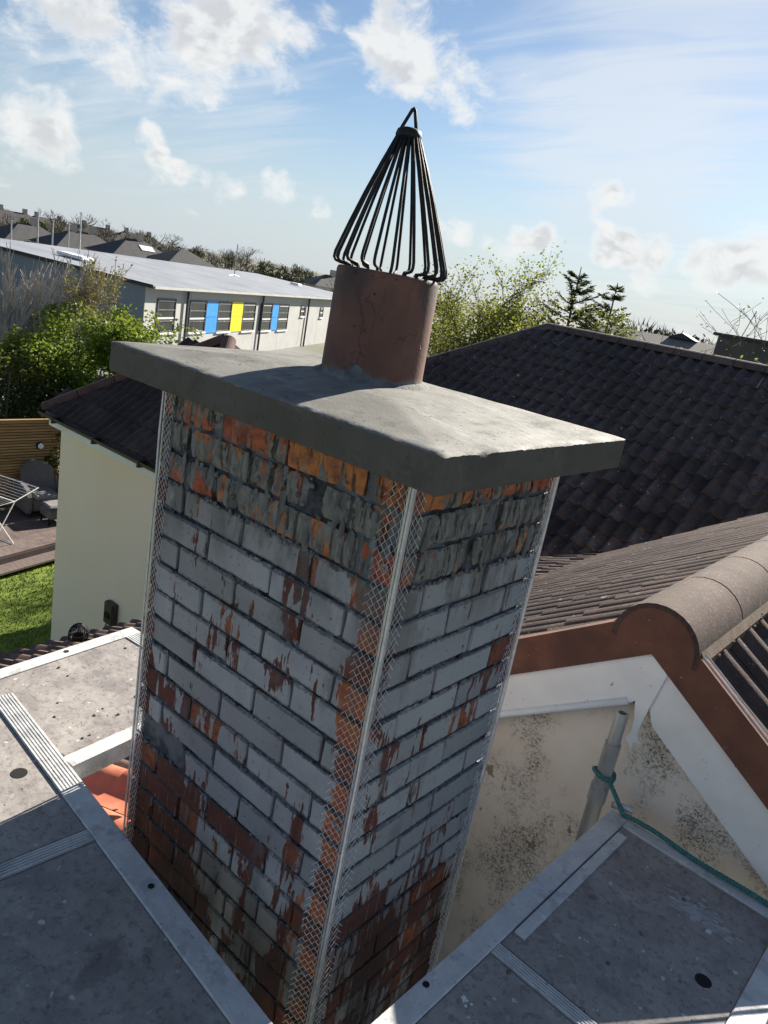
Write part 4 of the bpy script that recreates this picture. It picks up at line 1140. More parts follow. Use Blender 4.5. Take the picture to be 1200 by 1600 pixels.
for i in range(8):
    for j_ in range(6):
        for sx in (0, 1):
            q0 = (i*2+sx)*m+j_; q1 = ((i+1)*2+sx)*m+j_; b.f.append((q0, q0+1, q1+1, q1))
    for j_ in (0, 6): b.f.append(((i*2)*m+j_, (i*2+1)*m+j_, ((i+1)*2+1)*m+j_, ((i+1)*2)*m+j_))
for j_ in range(6): b.f.append((16*m+j_, 16*m+j_+1, 17*m+j_+1, 17*m+j_))
o = b.build('backrest', M_RAT, chair); fix_normals(o)
for s in (-1, 1):
    b = MB(); pts = [(-.30, .66), (.05, .64), (.24, .58), (.32, .46), (.33, .20), (.30, .10), (-.36, .10), (-.40, .40)]
    b.prism([cm() @ Vector((x_, s*.40-.045, z_)) for x_, z_ in pts], cs*.09); o = b.build('armrest', M_RAT, chair); fix_normals(o)
for sx in (-.32, .27):
    for sy in (-.33, .33):
        b = MB(); b.tube([cm() @ Vector((sx, sy, .13)), cm() @ Vector((sx*1.03, sy*1.03, 0))], [.025, .018], 7); b.build('leg', M_HOLE, chair)
stool = empty('footstool', tuple(ch+cf*.62+cs*.12), 'grey rattan footstool pulled up to the armchair', 'footstool')
b = MB(); b.cbox((.40, -.24, .12), (.86, .30, .34), .05, cm()); b.build('seat_base', M_RAT, stool)
b = MB(); b.cbox((.42, -.22, .342), (.84, .28, .42), .035, cm()); b.build('seat_cushion', M_CUSH, stool)
for sx in (.44, .82):
    for sy in (-.20, .26):
        b = MB(); b.tube([cm() @ Vector((sx, sy, .13)), cm() @ Vector((sx, sy, 0))], .018, 7); b.build('leg', M_HOLE, stool)
# clothes airer at the edge of the picture
ar = onz(-30, 845, DZ); M_AIR = mottled('white_coated_wire', (.62, .62, .62), (.72, .72, .72), 10, .4, bump=0)
air = empty('clothes_airer', tuple(ar), 'white wire clothes airer with open wings standing on the decking', 'clothes airer')
def am(x_, y_, z_): return ar + Vector((x_*.35+y_*.94, x_*-.94+y_*.34, z_))
for s in (-1, 1):
    b = MB(); b.tube([am(s*.28, -.5, .02), am(-s*.28, -.5, .85), am(-s*.28, .5, .85), am(s*.28, .5, .02)], .013, 6, closed=True); b.build('leg_frame', M_AIR, air)
for s, zt in ((-1, 1.02), (1, 1.10), (0, .85)):
    x0, x1 = (s*.28, s*.85) if s else (-.27, .27)
    b = MB(); b.tube([am(x0, -.5, .86), am(x1, -.5, zt), am(x1, .5, zt), am(x0, .5, .86)], .011, 6, closed=True); b.build('wing_frame', M_AIR, air)
    for k in range(1, 7):
        t = k/7; b = MB(); b.tube([am(x0+(x1-x0)*t, -.5, .86+(zt-.86)*t), am(x0+(x1-x0)*t, .5, .86+(zt-.86)*t)], .0055, 4); b.build('line_wire', M_AIR, air)

# ================================================================== SCHOOL
SC = Vector((-33.06, 20.30, 0)); s1 = Vector((-.49, .8717, 0)).normalized(); s2 = Vector((-s1.y, s1.x, 0))    # s1 along the window front, s2 along the gable end
SZE = -1.80; SL, SW = 46.0, 24.0; SRISE = .60
sn = Vector((s1.y, -s1.x, 0)); sn = sn if sn.dot(CAM-SC) > 0 else -sn
school = empty('school_building', tuple(SC+s1*20+s2*10+Vector((0, 0, G))), 'long low school block with grey cladding, pale low-pitched roof and coloured window panels', 'building')
M_CLAD = mottled('pale_grey_cladding', (.37, .37, .355), (.41, .41, .395), 1.0, .6, bump=0)
M_CLADD = mottled('slate_grey_cladding', (.150, .180, .200), (.18, .21, .23), .8, .5, bump=0, stretch=(1, 1, .2))
M_SROOF = mottled('pale_metal_roof', (.215, .228, .25), (.265, .278, .30), .5, .55, .0, bump=0, c3=(.20, .21, .235))
M_TRIM = mottled('black_trim', (.018, .018, .02), (.03, .03, .032), 5, .5, bump=0)
def P3(a, b, z): return SC + s1*a + s2*b + Vector((0, 0, z))
NP = 9
for i in range(NP):                            # front built of cladding bays
    a0, a1 = SL*i/NP, SL*(i+1)/NP
    b = MB(); b.prism([P3(a0+.015, 0, G-.3), P3(a1-.015, 0, G-.3), P3(a1-.015, 0, SZE-.02), P3(a0+.015, 0, SZE-.02)], s2*.2); o = b.build('cladding_panel', M_CLAD, school); fix_normals(o)
b = MB(); b.prism([P3(0, .21, G-.3), P3(SL, .21, G-.3), P3(SL, .21, SZE-.02), P3(0, .21, SZE-.02)], s2*(SW-.4)); o = b.build('wall', M_CLAD, school); fix_normals(o)
for (z0, z1) in ((G-.3, G+1.45), (G+1.46, G+2.9)):
    b = MB(); b.prism([P3(-.02, .01, z0), P3(-.02, SW, z0), P3(-.02, SW, z1), P3(-.02, .01, z1)], s1*.03); o = b.build('end_panel', M_CLADD, school); fix_normals(o)
b = MB(); b.prism([P3(-.02, .01, G+2.91), P3(-.02, SW, G+2.91), P3(-.02, SW, SZE-.03), P3(-.02, SW/2, SZE+SRISE-.03), P3(-.02, .01, SZE-.03)], s1*.03); o = b.build('end_panel', M_CLADD, school); fix_normals(o)
b = MB()
for bb0, bb1, z0, z1 in ((-.45, SW/2, SZE-.04, SZE+SRISE), (SW+.45, SW/2, SZE-.04, SZE+SRISE)):
    b.prism([P3(-.12, bb0, z0), P3(-.12, bb1, z1), P3(-.12, bb1, z1+.10), P3(-.12, bb0, z0+.10)], s1*(SL+.24))
o = b.build('roof', M_SROOF, school); fix_normals(o)
b = MB()
b.prism([P3(-.16, -.46, SZE-.10), P3(-.16, SW/2, SZE+SRISE-.06), P3(-.16, SW/2, SZE+SRISE+.12), P3(-.16, -.46, SZE+.08)], s1*.035); o = b.build('verge_trim', M_TRIM, school); fix_normals(o)
b = MB(); b.prism([P3(-.1, -.47, SZE-.10), P3(SL, -.47, SZE-.10), P3(SL, -.47, SZE+.02), P3(-.1, -.47, SZE+.02)], s2*-.10); o = b.build('gutter', M_CLAD, school); fix_normals(o)
def fac(u, v):
    p = onplane(u, v, SC, sn); return (p-SC).dot(s1), p.z
M_GLASS = mottled('window_glass', (.012, .016, .019), (.030, .036, .040), .8, .12, bump=0, spec=.35)
M_FRAME = mottled('dark_window_frame', (.05, .052, .056), (.065, .067, .07), 5, .5, bump=0)
M_BLIND = mottled('pale_blind', (.50, .51, .52), (.56, .57, .58), 3, .8, bump=0)
def rect(mb, a0, a1, z0, z1, off, t):
    mb.prism([P3(a0, off, z0), P3(a1, off, z0), P3(a1, off, z1), P3(a0, off, z1)], s2*t)
def window(u0, u1, v0, v1, bars=3, blind=.25):
    a0, z1 = fac(u0, v0); a1, _ = fac(u1, v0); _, z0 = fac(u0, v1)
    f0 = MB()
    for (x0, x1, y0, y1) in ((a0, a1, z0, z0+.07), (a0, a1, z1-.07, z1), (a0, a0+.07, z0+.07, z1-.07), (a1-.07, a1, z0+.07, z1-.07)): rect(f0, x0, x1, y0, y1, -.06, .05)
    for k in range(1, bars):
        zz = z0+(z1-z0)*k/bars; rect(f0, a0+.07, a1-.07, zz-.03, zz+.03, -.055, .045)
    fo = f0.build('window', M_FRAME, school); fix_normals(fo)
    for k in range(bars):
        p = MB(); rect(p, a0+.06, a1-.06, z0+(z1-z0)*k/bars+.02, z0+(z1-z0)*(k+1)/bars-.02, -.02, .012); o = p.build('pane', M_GLASS, fo); fix_normals(o)
    p = MB(); rect(p, a0+.07, a1-.07, z0+(z1-z0)*(.40), z0+(z1-z0)*(.40)+.10, -.028, .006); rect(p, a0+.07, a1-.07, z1-.16, z1-.10, -.028, .006); o = p.build('blind', M_BLIND, fo); fix_normals(o)
    p = MB(); rect(p, a0-.06, a1+.06, z0-.09, z0-.002, -.12, .11); o = p.build('sill', M_PVC, fo); fix_normals(o)
for q_ in ((246, 275, 466, 520), (297, 323, 469, 519), (341.5, 362.5, 471, 518), (380.5, 400, 473, 517), (408, 426, 474, 516.5), (436.5, 452, 475.5, 515.5)): window(*q_)
for q_ in ((470.5, 476.5, 477, 494), (500.5, 505.5, 480, 496)): window(*q_, bars=1)
def cpanel(u0, u1, v0, v1, m, nm):
    a0, z1 = fac(u0, v0); a1, _ = fac(u1, v0); _, z0 = fac(u0, v1); zm = (z0+z1)/2
    for (b0, b1) in ((z0, zm-.01), (zm+.01, z1)):
        p = MB(); rect(p, a0, a1, b0, b1, -.05, .045); o = p.build(nm, m, school); fix_normals(o)
M_BLUE = mottled('blue_panel', (.028, .250, .640), (.035, .270, .670), 2, .4, bump=0)
M_YEL = mottled('yellow_panel', (.82, .600, .012), (.85, .63, .02), 2, .4, bump=0)
cpanel(323.5, 341, 470, 520, M_BLUE, 'blue_panel'); cpanel(363, 380, 471.5, 518, M_YEL, 'yellow_panel'); cpanel(426.5, 436, 475, 516, M_BLUE, 'blue_panel')
for u in (287, 405, 477):
    a, _ = fac(u, 500); b = MB(); b.tube([P3(a, -.14, SZE-.08), P3(a, -.14, G-.2)], .075, 8); b.build('downpipe', M_FRAME, school)
def roof_pt(u, v):
    rn_ = Vector((0, 0, 1))*(SW/2+.45) - s2*(SRISE+.04); return onplane(u, v, P3(0, -.45, SZE+.06), rn_.normalized())
rfm = s1.copy(); rsl = (s2*(SW/2+.45)+Vector((0, 0, SRISE+.04))).normalized(); rnn = rfm.cross(rsl); rnn = rnn if rnn.z > 0 else -rnn
for u, v in ((126, 407), (462, 446), (108, 402)):
    p = roof_pt(u, v); b = MB(); b.cbox((-.55, -.45, .06), (.55, .45, .24), .05, frame(p, rfm, rsl, rnn)); b.build('rooflight', mottled('opal_dome', (.74, .76, .78), (.80, .82, .84), 2, .3, bump=0), school)
mp = roof_pt(366, 431); b = MB(); b.tube([mp, mp+Vector((0, 0, 2.6))], .045, 6); b.tube([mp+Vector((0, 0, .1)), mp+s1*1.1], .03, 4); b.tube([mp+Vector((0, 0, .1)), mp-s1*1.1], .03, 4); b.build('antenna_mast', M_TUBE, school)

# ================================================================== TREES
def leaf_mat(name, c1, c2, c3, trans=.35):
    m = bpy.data.materials.new(name); m.use_nodes = True; nt = m.node_tree; nt.nodes.clear(); q = NT(nt)
    P = q.pos(); c = q.mix(q.ss(q.noise(P, 9, 3, .7), .35, .65), c1, c2); c = q.mix(q.ss(q.noise(P, 1.3, 3, .6), .45, .65), c, c3)
    b = q('ShaderNodeBsdfPrincipled', {'Base Color': c, 'Roughness': .6, 'Specular IOR Level': .25})
    t = q('ShaderNodeBsdfTranslucent', {'Color': q.mix(.5, c, (.30, .36, .04))})
    mx = q('ShaderNodeMixShader', {0: trans, 1: b.outputs[0], 2: t.outputs[0]}); q('ShaderNodeOutputMaterial', {0: mx.outputs[0]})
    return m
M_LGREEN = leaf_mat('bright_spring_leaf', (.110, .165, .016), (.160, .225, .026), (.080, .135, .016))
M_LDARK = leaf_mat('dark_evergreen_leaf', (.018, .035, .012), (.030, .055, .016), (.022, .042, .014), .15)
M_LYEL = leaf_mat('yellow_green_leaf', (.150, .155, .018), (.205, .200, .030), (.110, .125, .018), .4)
M_LCON = leaf_mat('conifer_needle', (.016, .030, .022), (.030, .048, .032), (.020, .036, .020), .1)
M_LOLI = leaf_mat('olive_leaf', (.075, .080, .022), (.105, .105, .032), (.060, .066, .020), .3)
M_BARK = mottled('grey_brown_bark', (.085, .070, .055), (.150, .128, .105), 12, .9, bump=.4, bscale=60, stretch=(1, 1, .3))
M_TWIG = mottled('pale_twig', (.32, .29, .26), (.44, .41, .37), 12, .9, bump=0)
M_FARTW = mottled('far_bare_crown', (.060, .046, .036), (.095, .076, .058), 1.5, .95, bump=0)
M_FARTW2 = mottled('far_olive_crown', (.062, .060, .026), (.095, .088, .036), 1.5, .95, bump=0)
M_FARGR = mottled('far_green_crown', (.040, .052, .018), (.066, .080, .026), 1.5, .95, bump=0)

RMIN = [.005]
def grow(rs, base, height, spread, levels=3, r0=.06, nb=(5, 9), lean=0.1, upright=.5, start=.2, sides=4, first=None):
    """returns (branch mesh builder, list of twig points with direction)"""
    mb = MB(); tips = []
    def branch(p, d, L, r, lev):
        n = 4 if lev < levels else 3; pts = [p.copy()]; dirs = []
        for i in range(n):
            d = (d + Vector((rs.gauss(0, lean), rs.gauss(0, lean), rs.gauss(.05*upright, lean*.6)))).normalized()
            p = p + d*(L/n); pts.append(p.copy()); dirs.append(d.copy())
        rad_ = [max(RMIN[0], r*(1-.75*i/n)) for i in range(n+1)]
        mb.tube(pts, rad_, sides if lev == 0 else 3, cap=False)
        if lev >= levels-1:
            for i in range(1, n+1): tips.append((pts[i], dirs[i-1]))
        if lev < levels:
            cnt = rs.randint(*nb) if lev else (first or rs.randint(*nb)+2)
            for k in range(cnt):
                t = start+(1-start)*((k+rs.random())/cnt) if lev == 0 else rs.uniform(.25, 1)
                i = min(n-1, int(t*n)); q_ = pts[i].lerp(pts[i+1], t*n-i)
                a = rs.uniform(0, 6.283); side = Vector((math.cos(a), math.sin(a), 0))
                nd = (dirs[i]*upright + side*spread + Vector((0, 0, .15))).normalized()
                branch(q_, nd, L*(rs.uniform(.38, .62) if lev == 0 else rs.uniform(.45, .7))*(1.15-.55*t if lev == 0 else 1), r*.45, lev+1)
    branch(Vector(base), Vector((rs.gauss(0, .04), rs.gauss(0, .04), 1)).normalized(), height, r0, 0)
    return mb, tips
def leaves(mb, pts, rs, per, size, jit, flat=.5):
    for p, d in pts:
        for k in range(per):
            c = p + Vector((rs.gauss(0, jit), rs.gauss(0, jit), rs.gauss(0, jit)))
            a = Vector((rs.gauss(0, 1), rs.gauss(0, 1), rs.gauss(0, flat))).normalized(); b_ = a.cross(Vector((rs.gauss(0, 1), rs.gauss(0, 1), rs.gauss(0, 1)))).normalized()
            s_ = size*rs.uniform(.6, 1.35); n = len(mb.v)
            mb.v += [tuple(c-a*s_*.5), tuple(c+b_*s_*.30), tuple(c+a*s_*.5), tuple(c-b_*s_*.30)]; mb.f.append((n, n+1, n+2, n+3))
def tree(name, base, label, cat, seed, mleaf, height, spread=.7, levels=3, r0=.06, nb=(4, 7), per=3, size=.08, jit=.10, group=None, mbark=None, **kw):
    rs = random.Random(seed); base = Vector(base)
    root = empty(name, tuple(base), label, cat, group)
    mb, tips = grow(rs, base, height, spread, levels, r0, nb, **kw)
    zm = sorted(v[2] for v in mb.v)[int(len(mb.v)*.998)]-base.z; k = height/zm
    mb.v = [(base.x+(v[0]-base.x)*k, base.y+(v[1]-base.y)*k, base.z+(v[2]-base.z)*k) for v in mb.v]
    tips = [(base+(p-base)*k, d) for p, d in tips]
    mb.build('trunk', mbark or M_BARK, root)
    if mleaf and per:
        lf = MB(); leaves(lf, tips, rs, per, size, jit); lf.build('crown', mleaf, root)
    return root, tips
def gpt(u, v, rng):
    """a point of the picture at a given distance; its foot goes to the ground below"""
    p = atrange(u, v, rng); return Vector((p.x, p.y, G)), p.z-G

def shrub(name, u, vtop, rng, wid, label, seed, mleaf, n=5200, size=.085, cat='shrub', group=None, dens_top=.9, squash=1.0, stems=7, bark=None):
    """rounded many-stemmed shrub: leaf sprays on the outer shell and within, uneven outline"""
    rs = random.Random(seed); b0, h = gpt(u, vtop, rng)
    root = empty(name, tuple(b0), label, cat, group)
    st_ = MB(); cl = []
    for k in range(stems):
        a = rs.uniform(0, 6.28); rr = wid*rs.uniform(.1, .8); top = b0+Vector((math.cos(a)*rr, math.sin(a)*rr, h*rs.uniform(.6, .97)))
        mid = b0.lerp(top, .5)+Vector((rs.gauss(0, .15), rs.gauss(0, .15), .1)); st_.tube([b0+Vector((math.cos(a)*.15, math.sin(a)*.15, 0)), mid, top], [.05, .03, .008], 4)
    st_.build('stem', bark or M_BARK, root)
    for k in range(46):
        a = rs.uniform(0, 6.28); zt = rs.random()**.75; rr = wid*math.sqrt(max(0, 1-(2*zt-.75)**2/1.7))*rs.uniform(.45, 1.02)
        cl.append((b0+Vector((math.cos(a)*rr, math.sin(a)*rr, h*(.06+.90*zt))), rs.uniform(.16, .36)*min(1.2, wid*.75)))
    lf = MB(); pts = []
    for k in range(n):
        c, r_ = rs.choice(cl); v_ = Vector((rs.gauss(0, 1), rs.gauss(0, 1), rs.gauss(0, 1))).normalized()*r_*rs.random()**.35*1.25
        if rs.random() < .10: v_ *= 1.6
        p = c+v_
        if p.z < G+.1 or p.z > G+h*1.04: continue
        pts.append((p, v_))
    leaves(lf, pts, rs, 1, size, .03); lf.build('crown', mleaf, root)
    return root

# hedge of shrubs behind the slat fence
shrub('green_shrub', 150, 478, 21.5, 2.2, 'bright green rounded shrub below the grey school end wall', 1, M_LGREEN, 15000, .10)
shrub('green_shrub', 195, 500, 21.0, 1.25, 'bright green shrub whose top touches the corner of the concrete cap', 2, M_LGREEN, 8000, .10)
shrub('green_shrub', 70, 520, 20.5, 1.7, 'mid-green shrub between the bare stems and the slat fence', 3, M_LGREEN, 11000, .10)
shrub('green_shrub', 20, 545, 20.0, 1.6, 'olive green shrub behind the end of the slat fence', 4, M_LOLI, 6000, .10)
shrub('evergreen_shrub', 45, 600, 20.0, 1.6, 'almost black evergreen shrub directly over the slat fence', 5, M_LDARK, 7500, .09)
shrub('evergreen_shrub', 105, 590, 20.2, 1.3, 'almost black evergreen shrub beside the eaves of the cream house', 6, M_LDARK, 6500, .09)
shrub('evergreen_shrub', 134, 640, 17.8, .95, 'dark evergreen added mostly unseen behind the cream wall to shade the decking', 16, M_LDARK, 6500, .08)  # added behind the cream wall, mostly unseen, to cast shade on the decking
# leafy sprigs rising over the cap in front of the school
b0, h = gpt(262, 500, 20.5); tree('sprig_shrub', b0, 'thin leafy sprigs in front of the pale school windows', 'shrub', 7, M_LGREEN, h, spread=.55, levels=2, r0=.035, nb=(5, 7), per=9, size=.11, jit=.10, start=.62)
# bare stems
RMIN[0] = .011
for i, (u, v, rg, lab) in enumerate(((15, 385, 23.0, 'bare grey multi-stemmed sapling at the outer end of the hedge'), (48, 392, 22.5, 'bare grey sapling with fine upright twigs above the hedge'),
                                     (82, 388, 23.2, 'tall bare grey sapling beside the one with russet buds'), (30, 420, 21.6, 'low bare sapling standing in the olive shrub'), (66, 430, 21.9, 'low bare sapling standing in the mid-green shrub'))):
    b0, h = gpt(u, v, rg); tree('bare_sapling', b0, lab, 'sapling', 30+i, None, h, spread=.34, levels=3, r0=.05, nb=(6, 9), upright=1.15, start=.15, mbark=M_TWIG, lean=.09)
b0, h = gpt(113, 400, 22.6); M_RUS = leaf_mat('russet_bud', (.200, .125, .028), (.240, .160, .040), (.150, .110, .030), .3)
tree('budding_sapling', b0, 'sapling with russet yellow buds in front of the grey school wall', 'sapling', 41, M_RUS, h, spread=.28, levels=3, r0=.05, nb=(5, 8), per=3, size=.07, jit=.05, upright=1.25, start=.35, mbark=M_TWIG)

RMIN[0] = .006
# trees beyond the dark hip roof
b0, h = gpt(770, 392, 22.0)
tree('birch_tree', b0, 'open tree with sparse yellow-green spring leaves between the pot and the roof apex', 'tree', 50, M_LYEL, h, spread=.75, levels=3, r0=.11, nb=(6, 8), per=5, size=.085, jit=.13, start=.3, upright=.85, first=14)
b0, h = gpt(715, 470, 21.0)
tree('birch_tree', b0, 'smaller yellow-green tree close beside the chimney pot', 'tree', 51, M_LYEL, h, spread=.7, levels=3, r0=.08, nb=(5, 8), per=5, size=.085, jit=.13, start=.25, upright=.8, first=12)
b0, h = gpt(838, 455, 23.0)
tree('birch_tree', b0, 'yellow-green tree directly above the apex of the dark hip roof', 'tree', 52, M_LYEL, h, spread=.7, levels=3, r0=.08, nb=(5, 7), per=5, size=.085, jit=.13, start=.3, upright=.8, first=12)
def conifer(u, vtop, rng, wid, label, seed):
    rs = random.Random(seed); b0, h = gpt(u, vtop, rng)
    root = empty('conifer_tree', tuple(b0), label, 'tree')
    st_ = MB(); st_.tube([b0, b0+Vector((.04, 0, h*.5)), b0+Vector((0, .02, h))], [.14, .08, .012], 6)
    lf = MB(); z = .30
    while z < .99:
        L = wid*(1-z)**.8*1.25+.10
        for k in range(rs.randint(4, 6)):
            a = rs.uniform(0, 6.28); d = Vector((math.cos(a), math.sin(a), rs.uniform(.22, .5))); l_ = L*rs.uniform(.6, 1.15); p0 = b0+Vector((0, 0, h*z+rs.uniform(-.05, .05)))
            mid = p0+d*l_*.55; tip = p0+d*l_+Vector((0, 0, .06*l_)); st_.tube([p0, mid, tip], [.022, .014, .005], 3, cap=False)
            for m_ in range(int(34+56*l_)):
                t = rs.uniform(.15, 1.0); c = p0.lerp(mid, t/.55) if t < .55 else mid.lerp(tip, (t-.55)/.45)
                sd = Vector((-d.y, d.x, 0))*rs.choice((-1, 1)); q1 = c + (d*.5+sd*rs.uniform(.2, .8)+Vector((0, 0, rs.uniform(-.25, .25)))).normalized()*rs.uniform(.10, .26)*(1.15-.5*t)
                n = len(lf.v); wv = Vector((rs.gauss(0, 1), rs.gauss(0, 1), rs.gauss(0, 1))).normalized()*.016
                lf.v += [tuple(c-wv), tuple(c+wv), tuple(q1+wv*.5), tuple(q1-wv*.5)]; lf.f.append((n, n+1, n+2, n+3))
        z += rs.uniform(.028, .045)
    st_.build('trunk', M_BARK, root); lf.build('crown', M_LCON, root)
conifer(908, 417, 24.5, 2.8, 'tall open dark conifer behind the apex of the hip roof', 60)
conifer(965, 442, 25.0, 2.0, 'shorter narrow conifer next to the tall open one', 61)
shrub('green_shrub', 945, 484, 23.0, 1.9, 'olive brown bush at the foot of the two conifers', 62, M_LOLI, 9000, .10)
shrub('green_shrub', 800, 500, 20.5, 1.5, 'yellow-green bush low behind the hip of the dark roof', 63, M_LYEL, 5000, .09)
shrub('evergreen_shrub', 690, 455, 34.0, 1.9, 'dark evergreen bush tucked behind the right edge of the chimney pot', 64, M_LDARK, 5200, .13)
b0, h = gpt(1120, 545, 17.8); tree('sprig_shrub', b0, 'bright yellow-green sprigs just above the dark ridge', 'shrub', 65, M_LYEL, h, spread=.8, levels=2, r0=.04, nb=(5, 8), per=5, size=.075, jit=.10, start=.72)
b0, h = gpt(1175, 555, 18.6); tree('sprig_shrub', b0, 'tangle of grey twigs rising over the dark ridge', 'shrub', 66, None, h, spread=.8, levels=3, r0=.04, nb=(6, 9), start=.6, mbark=M_TWIG)
b0, h = gpt(1215, 455, 16.5); tree('birch_tree', b0, 'thin budding birch branches reaching in beside the dark ridge', 'tree', 67, M_LOLI, h, spread=.85, levels=3, r0=.06, nb=(4, 6), per=1, size=.05, jit=.05, start=.55, upright=.6)

# ================================================================== FAR SIDE: houses, masts, wooded rise
M_SLATE = mottled('dark_slate_roof', (.030, .029, .031), (.048, .046, .048), 1.5, .7, bump=0)
M_FWALL = mottled('off_white_render', (.55, .53, .49), (.64, .62, .58), .4, .9, bump=0)
M_CHIM = mottled('pale_chimney_render', (.42, .36, .29), (.50, .43, .35), 1, .9, bump=0)
def far_house(u, v, rng, L, D, wallh, roofh, label, rot=0.0, chim=True, skylight=False, hipk=.5):
    p = atrange(u, v, rng); zt = p.z; az = math.atan2(-(p.x-CAM.x), p.y-CAM.y)
    a = az+rot; e1 = Vector((math.cos(a), math.sin(a), 0)); e2 = Vector((-e1.y, e1.x, 0)); c = Vector((p.x, p.y, 0)); ez = zt-roofh
    root = empty('far_house', (p.x, p.y, terrain(p.x, p.y)), label, 'house', None)
    def q(x, y, z): return c+e1*x+e2*y+Vector((0, 0, z))
    b = MB(); b.prism([q(-L/2, -D/2, terrain(p.x, p.y)-1.5), q(L/2, -D/2, terrain(p.x, p.y)-1.5), q(L/2, D/2, terrain(p.x, p.y)-1.5), q(-L/2, D/2, terrain(p.x, p.y)-1.5)], (0, 0, ez-terrain(p.x, p.y)+1.5)); o = b.build('wall', M_FWALL, root); fix_normals(o)
    o_ = .45; hx = L/2-D*hipk
    b = MB(); b.add([q(-L/2-o_, -D/2-o_, ez), q(L/2+o_, -D/2-o_, ez), q(L/2+o_, D/2+o_, ez), q(-L/2-o_, D/2+o_, ez), q(-hx, 0, zt), q(hx, 0, zt)], [(0, 1, 5, 4), (1, 2, 5), (2, 3, 4, 5), (3, 0, 4), (3, 2, 1, 0)]); rf = b.build('roof', M_SLATE, root); fix_normals(rf)
    if chim:
        for xx in ((-hx*.8, hx*.8) if L > 11 else (hx*.5,)):
            b = MB(); b.prism([q(xx-.45, -.35, zt-.5), q(xx+.45, -.35, zt-.5), q(xx+.45, .35, zt-.5), q(xx-.45, .35, zt-.5)], (0, 0, 1.5)); o = b.build('chimney', M_CHIM, rf); fix_normals(o)
    k = 0
    for xx in np.arange(-L/2+1.2, L/2-1.2, 2.4):
        w_ = MB(); w_.prism([q(xx, -D/2-.03, ez-1.7), q(xx+1.2, -D/2-.03, ez-1.7), q(xx+1.2, -D/2-.03, ez-.5), q(xx, -D/2-.03, ez-.5)], e2*.02); o = w_.build('window', M_GLASS, root); fix_normals(o)
    if skylight:
        s_ = MB(); sl_ = (zt-ez)/(D/2+o_); s_.prism([q(-.2, -D/2*.62, ez+sl_*(D/2*.38+o_)+.06), q(1.9, -D/2*.62, ez+sl_*(D/2*.38+o_)+.06), q(1.9, -D/2*.34, ez+sl_*(D/2*.66+o_)+.06), q(-.2, -D/2*.34, ez+sl_*(D/2*.66+o_)+.06)], (0, 0, .05)); o = s_.build('rooflight', M_PVC, root); fix_normals(o)
far_house(45, 350, 136, 11, 8, 3, 2.6, 'white far house with a slate hip roof behind the bare saplings', rot=.5)
far_house(128, 362, 130, 11.5, 8, 3, 2.6, 'white far house with slate roof behind the two tall masts', rot=.5)
far_house(212, 374, 122, 10.5, 8, 3, 2.5, 'far slate-roofed house with a bright white rooflight', rot=.5, skylight=True)
far_house(288, 390, 118, 8.5, 7.5, 3, 2.2, 'far house showing only its dark hip roof over the school roof', rot=.5, chim=False)
far_house(20, 330, 205, 15, 8, 3, 3.0, 'long far terrace with dark roof and pale chimneys on the rise', rot=.45)
far_house(75, 341, 215, 15, 8, 3, 3.0, 'far terrace high on the rise behind the masts', rot=.45)
far_house(150, 354, 222, 16, 8, 3, 3.0, 'far terrace half hidden by bare trees on the rise', rot=.45)
far_house(215, 365, 228, 16, 8, 3, 3.0, 'far terrace with pale chimneys above the rooflight house', rot=.45)
far_house(516, 430, 150, 9, 7, 3, 2.2, 'far dark-roofed house close to the left edge of the chimney pot', rot=.5)
for i, (u, v0, rg, lab) in enumerate(((60, 334, 84, 'slim pale mast with the bare saplings in front of it'), (127, 333, 80, 'tallest slim pale mast standing behind the school roof'), (83, 345, 90, 'short mast between the two tall masts'), (108, 350, 92, 'short mast close beside the tallest mast'), (18, 345, 95, 'short mast near the far terrace'))):
    p = atrange(u, v0, rg); m = empty('mast', (p.x, p.y, terrain(p.x, p.y)), lab, 'mast')
    b = MB(); b.tube([(p.x, p.y, terrain(p.x, p.y)), (p.x, p.y, p.z)], [.13, .06], 7); b.build('pole', M_TUBE, m)
    b = MB(); b.lathe([(.16, -.05), (.16, .02), (.05, .06)], (p.x, p.y, p.z), 8); b.build('cap', M_TUBE, m)
